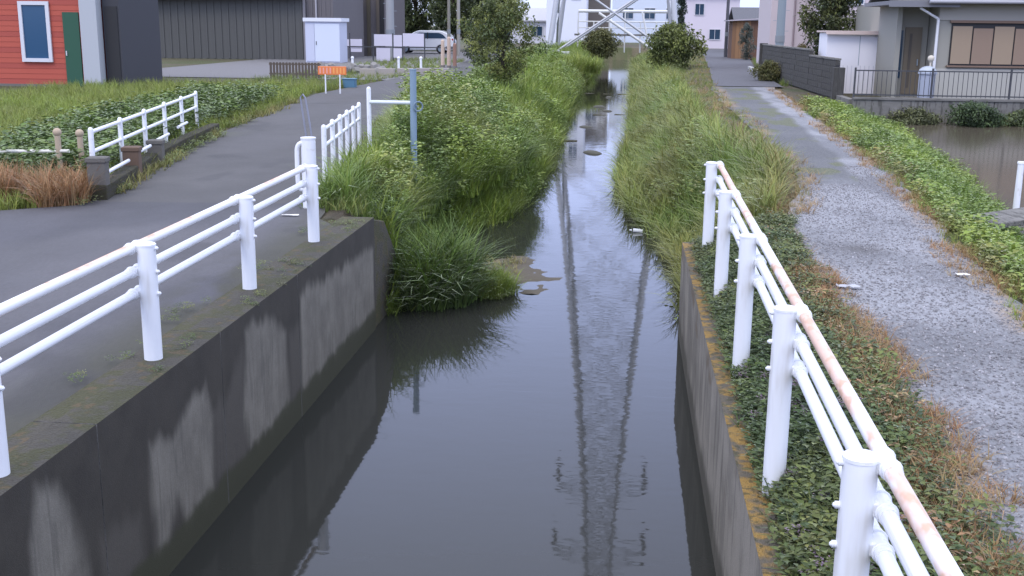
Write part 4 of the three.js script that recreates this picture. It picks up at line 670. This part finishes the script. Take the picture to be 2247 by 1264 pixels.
{ // block wall along the lane
  const t = thing('block_wall', 'dark grey concrete block wall along the lane right of the path', 'wall', [6.3, 0, -44]), P = [[-0.15, -9, 1.35], [-0.08, -6, 1.35], [-0.02, -3, 1.33], [0.06, 0, 1.3], [0.12, 3, 1.22], [0.18, 5.5, 1.1], [0.24, 7.6, 0.95]];
  const dk = new THREE.MeshStandardMaterial({ map: concMap, color: lin(0.42, 0.42, 0.42), roughness: 0.95, bumpMap: grainBump, bumpScale: 0.01 });
  const rg = RNG(9);
  for (let i = 0; i < P.length - 1; i++) { const [xa, za, h] = P[i], [xb, zb] = P[i + 1], L = Math.hypot(xb - xa, zb - za), ry = Math.atan2(xb - xa, zb - za);
    const n = 7, blk = rbox(0.14, 0.185, L / n - 0.012, 0.008);
    for (let c = 0; c * 0.195 < h - 0.1; c++) for (let k = 0; k < n; k++) { const p = part('block', blk, dk, t), q = (k + (c % 2 ? 0.5 : 0.25)) / n + 0.25 / n; p.position.set(mix(xa, xb, Math.min(q, 1 - 0.5 / n)) + (rg() - 0.5) * 0.006, 0.09 + c * 0.195, mix(za, zb, Math.min(q, 1 - 0.5 / n))); p.rotation.y = ry; }
    part('coping', rbox(0.18, 0.06, L, 0.01).rotateY(ry).translate((xa + xb) / 2, Math.ceil((h - 0.1) / 0.195) * 0.195 + 0.025, (za + zb) / 2), M.concrete, t);
    part('mortar_core', box(0.11, h - 0.06, L, (xa + xb) / 2, (h - 0.1) / 2, (za + zb) / 2, ry), M.dark, t);
  }
  for (const [x, z, h] of [[-0.15, -9.15, 1.5], [0.25, 7.75, 1.0]]) part('pillar', rbox(0.34, h, 0.3, 0.02, x, h / 2 - 0.05, z), dk, t);
}
{ // white shed by the house
  const t = thing('white_shed', 'white shed with thin pinkish roof behind the iron fence', 'shed', [7.87, 0, -40]), w = std(0.80, 0.79, 0.84, 0.6);
  part('wall', b2(-1.12, 1.14, -0.05, 1.98, -1.6, 0), w, t); const rg = b2(-0.012, 0.012, 0.02, 0.9, 0, 0.012); for (let i = 0; i < 14; i++) { const p = part('rib', rg, std(0.62, 0.62, 0.68, 0.6), t); p.position.x = -0.95 + i * 0.145; }
  part('roof', [b2(-1.2, 1.24, 2.0, 2.06, -1.8, 0.25), b2(-1.2, 1.24, 1.94, 2.0, 0.18, 0.25)], std(0.62, 0.50, 0.46, 0.6), t); part('door_seam', b2(-0.02, 0.0, 0.9, 1.9, 0, 0.008), M.steel, t);
}
{ // house
  const t = thing('bungalow', 'grey beige bungalow with brown shuttered window and recessed entrance', 'house', [9.5, 0, -36.6]), w = std(0.30, 0.29, 0.255, 0.85), w2 = std(0.40, 0.39, 0.355, 0.85), brown = std(0.19, 0.125, 0.09, 0.7);
  part('wall', b2(0, 9, -0.1, 2.95, -8, 0), w, t); part('wall_skirt', b2(0.02, 9.02, -0.1, 0.95, -0.02, 0.05), w2, t); part('wall_band', b2(0.02, 9.02, 2.42, 2.9, -0.02, 0.04), std(0.36, 0.34, 0.30, 0.85), t);
  part('entrance_wall', b2(-0.95, -0.02, -0.1, 2.95, -8, -1.0), std(0.29, 0.28, 0.245, 0.85), t); part('entrance_side', b2(-1.1, -0.95, -0.1, 2.95, -3.2, -0.55), w, t);
  const d = part('door', b2(-0.72, -0.2, 0.1, 2.2, -1.0, -0.96), std(0.17, 0.14, 0.10, 0.7), t); part('handle', b2(-0.3, -0.27, 1.0, 1.2, -0.96, -0.9), M.steel, d); part('door_panel', b2(-0.58, -0.5, 0.3, 2.0, -0.96, -0.945), std(0.10, 0.085, 0.07, 0.7), d);
  part('side_window', b2(-0.9, -0.78, 0.6, 2.1, -1.0, -0.97), M.glass, t);
  const sh = part('shutter_window', b2(0.42, 4.2, 1.02, 2.36, -0.02, 0.03), M.dark, t, 'wide window closed by brown shutter panels');
  for (let i = 0; i < 6; i++) part('shutter', b2(0.46 + i * 0.625, 1.04 + i * 0.625, 1.1, 2.24 - 0.06 * (i % 2), 0.03, 0.06), i % 2 ? std(0.26, 0.185, 0.135, 0.7) : std(0.31, 0.235, 0.165, 0.7), sh);
  part('sill', b2(0.36, 4.26, 1.0, 1.05, 0.0, 0.12), brown, sh); part('head', b2(0.36, 4.26, 2.34, 2.42, 0.0, 0.1), brown, sh);
  part('down_pipe', [bar(V(-0.02, 0.0, 0.1), V(-0.02, 2.45, 0.1), 0.045, 10), bar(V(-0.02, 2.45, 0.1), V(-0.65, 2.78, 0.3), 0.04, 10)], std(0.70, 0.70, 0.72, 0.5), t, 'white down pipe at the house corner');
  part('porch_roof', [b2(-1.6, 0.5, 2.86, 2.98, -3.4, 0.45), b2(-1.6, 0.5, 2.8, 2.86, 0.36, 0.46)], std(0.18, 0.18, 0.2, 0.7), t);
  const rf = gable(t, 0.1, 9, -8, 0, 2.95, 1.7, 0.55, M.roofTile); part('gutter', bar(V(-0.45, 2.96, 0.6), V(9.5, 2.96, 0.6), 0.06, 8), std(0.34, 0.34, 0.37, 0.5), rf); gableEnds(t, 0.1, 9, -7.9, -0.1, 2.95, 1.7, w);
}
{ const t = thing('water_tank', 'blue grey cylindrical tank with domed lid outside the house entrance', 'tank', [9.0, 0, -35.3]), m = std(0.34, 0.37, 0.45, 0.4);
  part('drum', cyl(0.24, 0.24, 0.72, 0, 0.12, 0, 24), m, t); part('lid', new THREE.SphereGeometry(0.27, 24, 12, 0, 6.3, 0, 1.57).scale(1, 0.75, 1).translate(0, 0.86, 0), std(0.40, 0.44, 0.50, 0.4), t); part('rim', cyl(0.275, 0.275, 0.05, 0, 0.82, 0, 24), m, t); part('stand', cyl(0.2, 0.22, 0.16, 0, -0.02, 0, 16), M.cast, t); part('vent_ball', [cyl(0.03, 0.03, 0.22, 0.06, 1.0, 0, 8), new THREE.SphereGeometry(0.1, 14, 10).translate(0.06, 1.28, 0)], std(0.55, 0.5, 0.42, 0.6), t); }
{ // retaining wall and iron fence in front of the house
  const t = thing('house_retaining_wall', 'grey concrete retaining wall between the flooded field and the house', 'wall', [6.6, 0, -34.0]);
  for (let i = 0; i < 7; i++) part('wall_panel', rbox(1.98, 0.95, 0.2, 0.012, 1.0 + i * 2, -0.37, 0), M.concrete, t); part('coping', rbox(14, 0.07, 0.28, 0.012, 7, 0.14, 0), M.concrete, t); part('return_wall', rbox(0.2, 0.95, 2.1, 0.012, 0.0, -0.37, -1.16), M.concrete, t);
  const f = thing('iron_fence', 'dark thin iron bar fence on the retaining wall before the house', 'fence', [6.62, 0.17, -34.0]), bg = cyl(0.009, 0.009, 0.74, 0, 0.03, 0, 6);
  for (let i = 0; i < 64; i++) { const p = part('bar', bg, M.darkSteel, f); p.position.x = 0.1 + i * 0.135; }
  for (const y of [0.06, 0.76]) part('rail', b2(0, 8.8, y, y + 0.035, -0.015, 0.015), M.darkSteel, f); for (let i = 0; i < 5; i++) part('post', b2(i * 2.2 - 0.025, i * 2.2 + 0.025, 0, 0.86, -0.026, 0.026), M.darkSteel, f);
}
tree('garden_tree', 'dense garden tree with yellowish patches left of the white shed', [7.75, 0, -45.5], { seed: 61, h: 4.4, trunk: 1.2, y0: 1.05, rad: 1.15, clumps: 170, cr: 0.36, leaves: 80, leaf: 0.13, rt: 0.09, c0: [0.035, 0.06, 0.02], c1: [0.15, 0.16, 0.035] });
bush('yellow green bush at the foot of the block wall', 5.75, -0.05, -47.5, 0.75, 0.6, 62, [0.09, 0.11, 0.025], [0.2, 0.17, 0.05]);
bush('dark green weed clump at the foot of the house retaining wall', 9.8, -0.62, -33.0, 0.62, 0.7, 63, [0.03, 0.06, 0.02], [0.09, 0.14, 0.04]);
bush('low weed patch under the iron fence left of the dark green clump', 8.3, -0.75, -33.6, 0.5, 0.75, 65, [0.07, 0.085, 0.03], [0.15, 0.16, 0.06]);
bush('low weed patch at the wall foot near the right frame edge', 11.4, -0.75, -33.5, 0.45, 0.8, 66, [0.06, 0.09, 0.03], [0.15, 0.18, 0.05]);
bush('yellow leaved shrub behind the block wall', 7.0, 0, -47, 1.35, 0.5, 64, [0.12, 0.1, 0.02], [0.26, 0.2, 0.05]);
{ const t = thing('lane_kerb', 'pale kerb stones along the lane below the block wall', 'kerb', [6.0, 0, -60]); for (let i = 0; i < 6; i++) part('kerb_stone', rbox(0.16, 0.16, 0.98, 0.02, 0.12 - i * 0.045 + 0.3, 0.06, i * 1.0 - 1), std(0.42, 0.42, 0.42, 0.9), t); }
single('concrete_slab', [rbox(0.95, 0.07, 0.5, 0.02)], M.concrete, 'tilted grey concrete slab lying in the grass right of the path', 'slab').position.set(4.55, 0.02, -13.3);
scene.children[scene.children.length - 1].rotation.set(0.05, 0.35, 0.08);
{ const t = thing('white_stake', 'white stake standing at the edge of the flooded field', 'stake', [5.72, -0.6, -16.8]); part('shaft', cyl(0.05, 0.045, 1.05, 0, -0.2, 0, 12), M.white, t); part('cap', cyl(0.055, 0.05, 0.03, 0, 0.85, 0, 12), M.white, t); }
// litter
{ const g = new THREE.PlaneGeometry(0.2, 0.05, 4, 2).rotateX(-Math.PI / 2), p = g.attributes.position; for (let i = 0; i < p.count; i++) p.setY(i, 0.01 * hash(i, 5, 9)); g.computeVertexNormals(); const o = single('paper_scrap', g, std(0.72, 0.7, 0.66, 0.8, { side: THREE.DoubleSide }), 'thin pale scrap on the road beside the last guard rail post', 'litter'); o.position.set(-3.75, 0.015, -12.1); }
{ const g = new THREE.PlaneGeometry(0.11, 0.07, 6, 4).rotateX(-Math.PI / 2), p = g.attributes.position; for (let i = 0; i < p.count; i++) p.setY(i, 0.012 * (hash(i, 3, 9) - 0.3)); g.computeVertexNormals(); const o = single('paper_scrap', g, std(0.75, 0.75, 0.76, 0.8, { side: THREE.DoubleSide }), 'small white paper scrap on the right edge of the gravel path', 'litter'); o.position.set(3.0, 0.03, -9.95);
  const q = single('paper_scrap', g.clone().scale(1.7, 1.5, 1.3), std(0.42, 0.43, 0.48, 0.8, { side: THREE.DoubleSide }), 'grey flattened scrap on the left edge of the gravel path', 'litter'); q.position.set(1.9, 0.025, -9.35);
  const s = single('floating_bottle', [cyl(0.035, 0.035, 0.16, 0, 0, 0, 12).rotateZ(1.5), cyl(0.014, 0.014, 0.04, 0, 0, 0, 8).rotateZ(1.5).translate(-0.18, 0.012, 0)], std(0.7, 0.72, 0.75, 0.3), 'small white bottle floating by the right bank', 'litter'); s.position.set(0.33, WATER + 0.02, -18.6); }
{ const t = thing('pipe_hoop', 'slim pale grey pipe hoop standing behind the corner post', 'post', [-4.45, 0, -15.4]); part('pipe', new THREE.TubeGeometry(new THREE.CatmullRomCurve3([V(-0.01, -0.05, 0), V(-0.05, 0.6, 0), V(-0.11, 1.1, 0), V(-0.08, 1.16, 0), V(-0.04, 1.1, 0), V(0.03, 0.6, 0), V(0.06, -0.05, 0)], false, 'catmullrom', 0.2), 40, 0.013, 8), std(0.24, 0.25, 0.31, 0.5), t); }
// sills and stones that break the far stream
for (const [z, l] of [[-33.5, 'nearer low concrete sill across the narrow stream'], [-44, 'middle low concrete sill across the narrow stream'], [-58, 'farthest low concrete sill across the narrow stream']]) { const t = thing('stream_sill', l, 'sill', [-0.95, WATER - 0.03, z], 0, 'sills across the stream'); for (let i = 0; i < 3; i++) { const q = part('sill_stone', rbox(0.5 + 0.3 * hash(i, z, 1), 0.12, 0.3, 0.03), M.moss, t); q.position.set(-0.82 + i * 0.8 + 0.2 * (hash(i, z, 2) - 0.5), -0.055 + 0.06 * hash(i, z, 3), 0.5 * (hash(i, z, 4) - 0.5)); q.rotation.set(0.1 * (hash(i, z, 5) - 0.5), 0.7 * (hash(i, z, 6) - 0.5), 0.12 * (hash(i, z, 7) - 0.5)); } }
{ const r = RNG(88), g = new THREE.DodecahedronGeometry(0.2, 1), m = std(0.07, 0.068, 0.055, 0.8), where = ['below the nearer sill', 'between the nearer and middle sill', 'just above the middle sill', 'in midstream above the middle sill', 'below the farthest sill']; [[-0.9, -30.5], [-1.4, -38.5], [-0.8, -46], [-1.2, -48.5], [-0.9, -55]].forEach(([x, z], i) => { const o = single('stream_stone', g, m, 'dark flat stone breaking the water ' + where[i], 'stone', 'stones in the stream'); o.position.set(x, WATER - 0.02, z); o.scale.set(1 + r(), 0.35 + 0.2 * r(), 0.8 + 0.6 * r()); o.rotation.y = r() * 6; }); }

scene.traverse((o) => { if (o.isMesh) { o.castShadow = true; o.receiveShadow = true; } });
renderer.render(scene, camera);
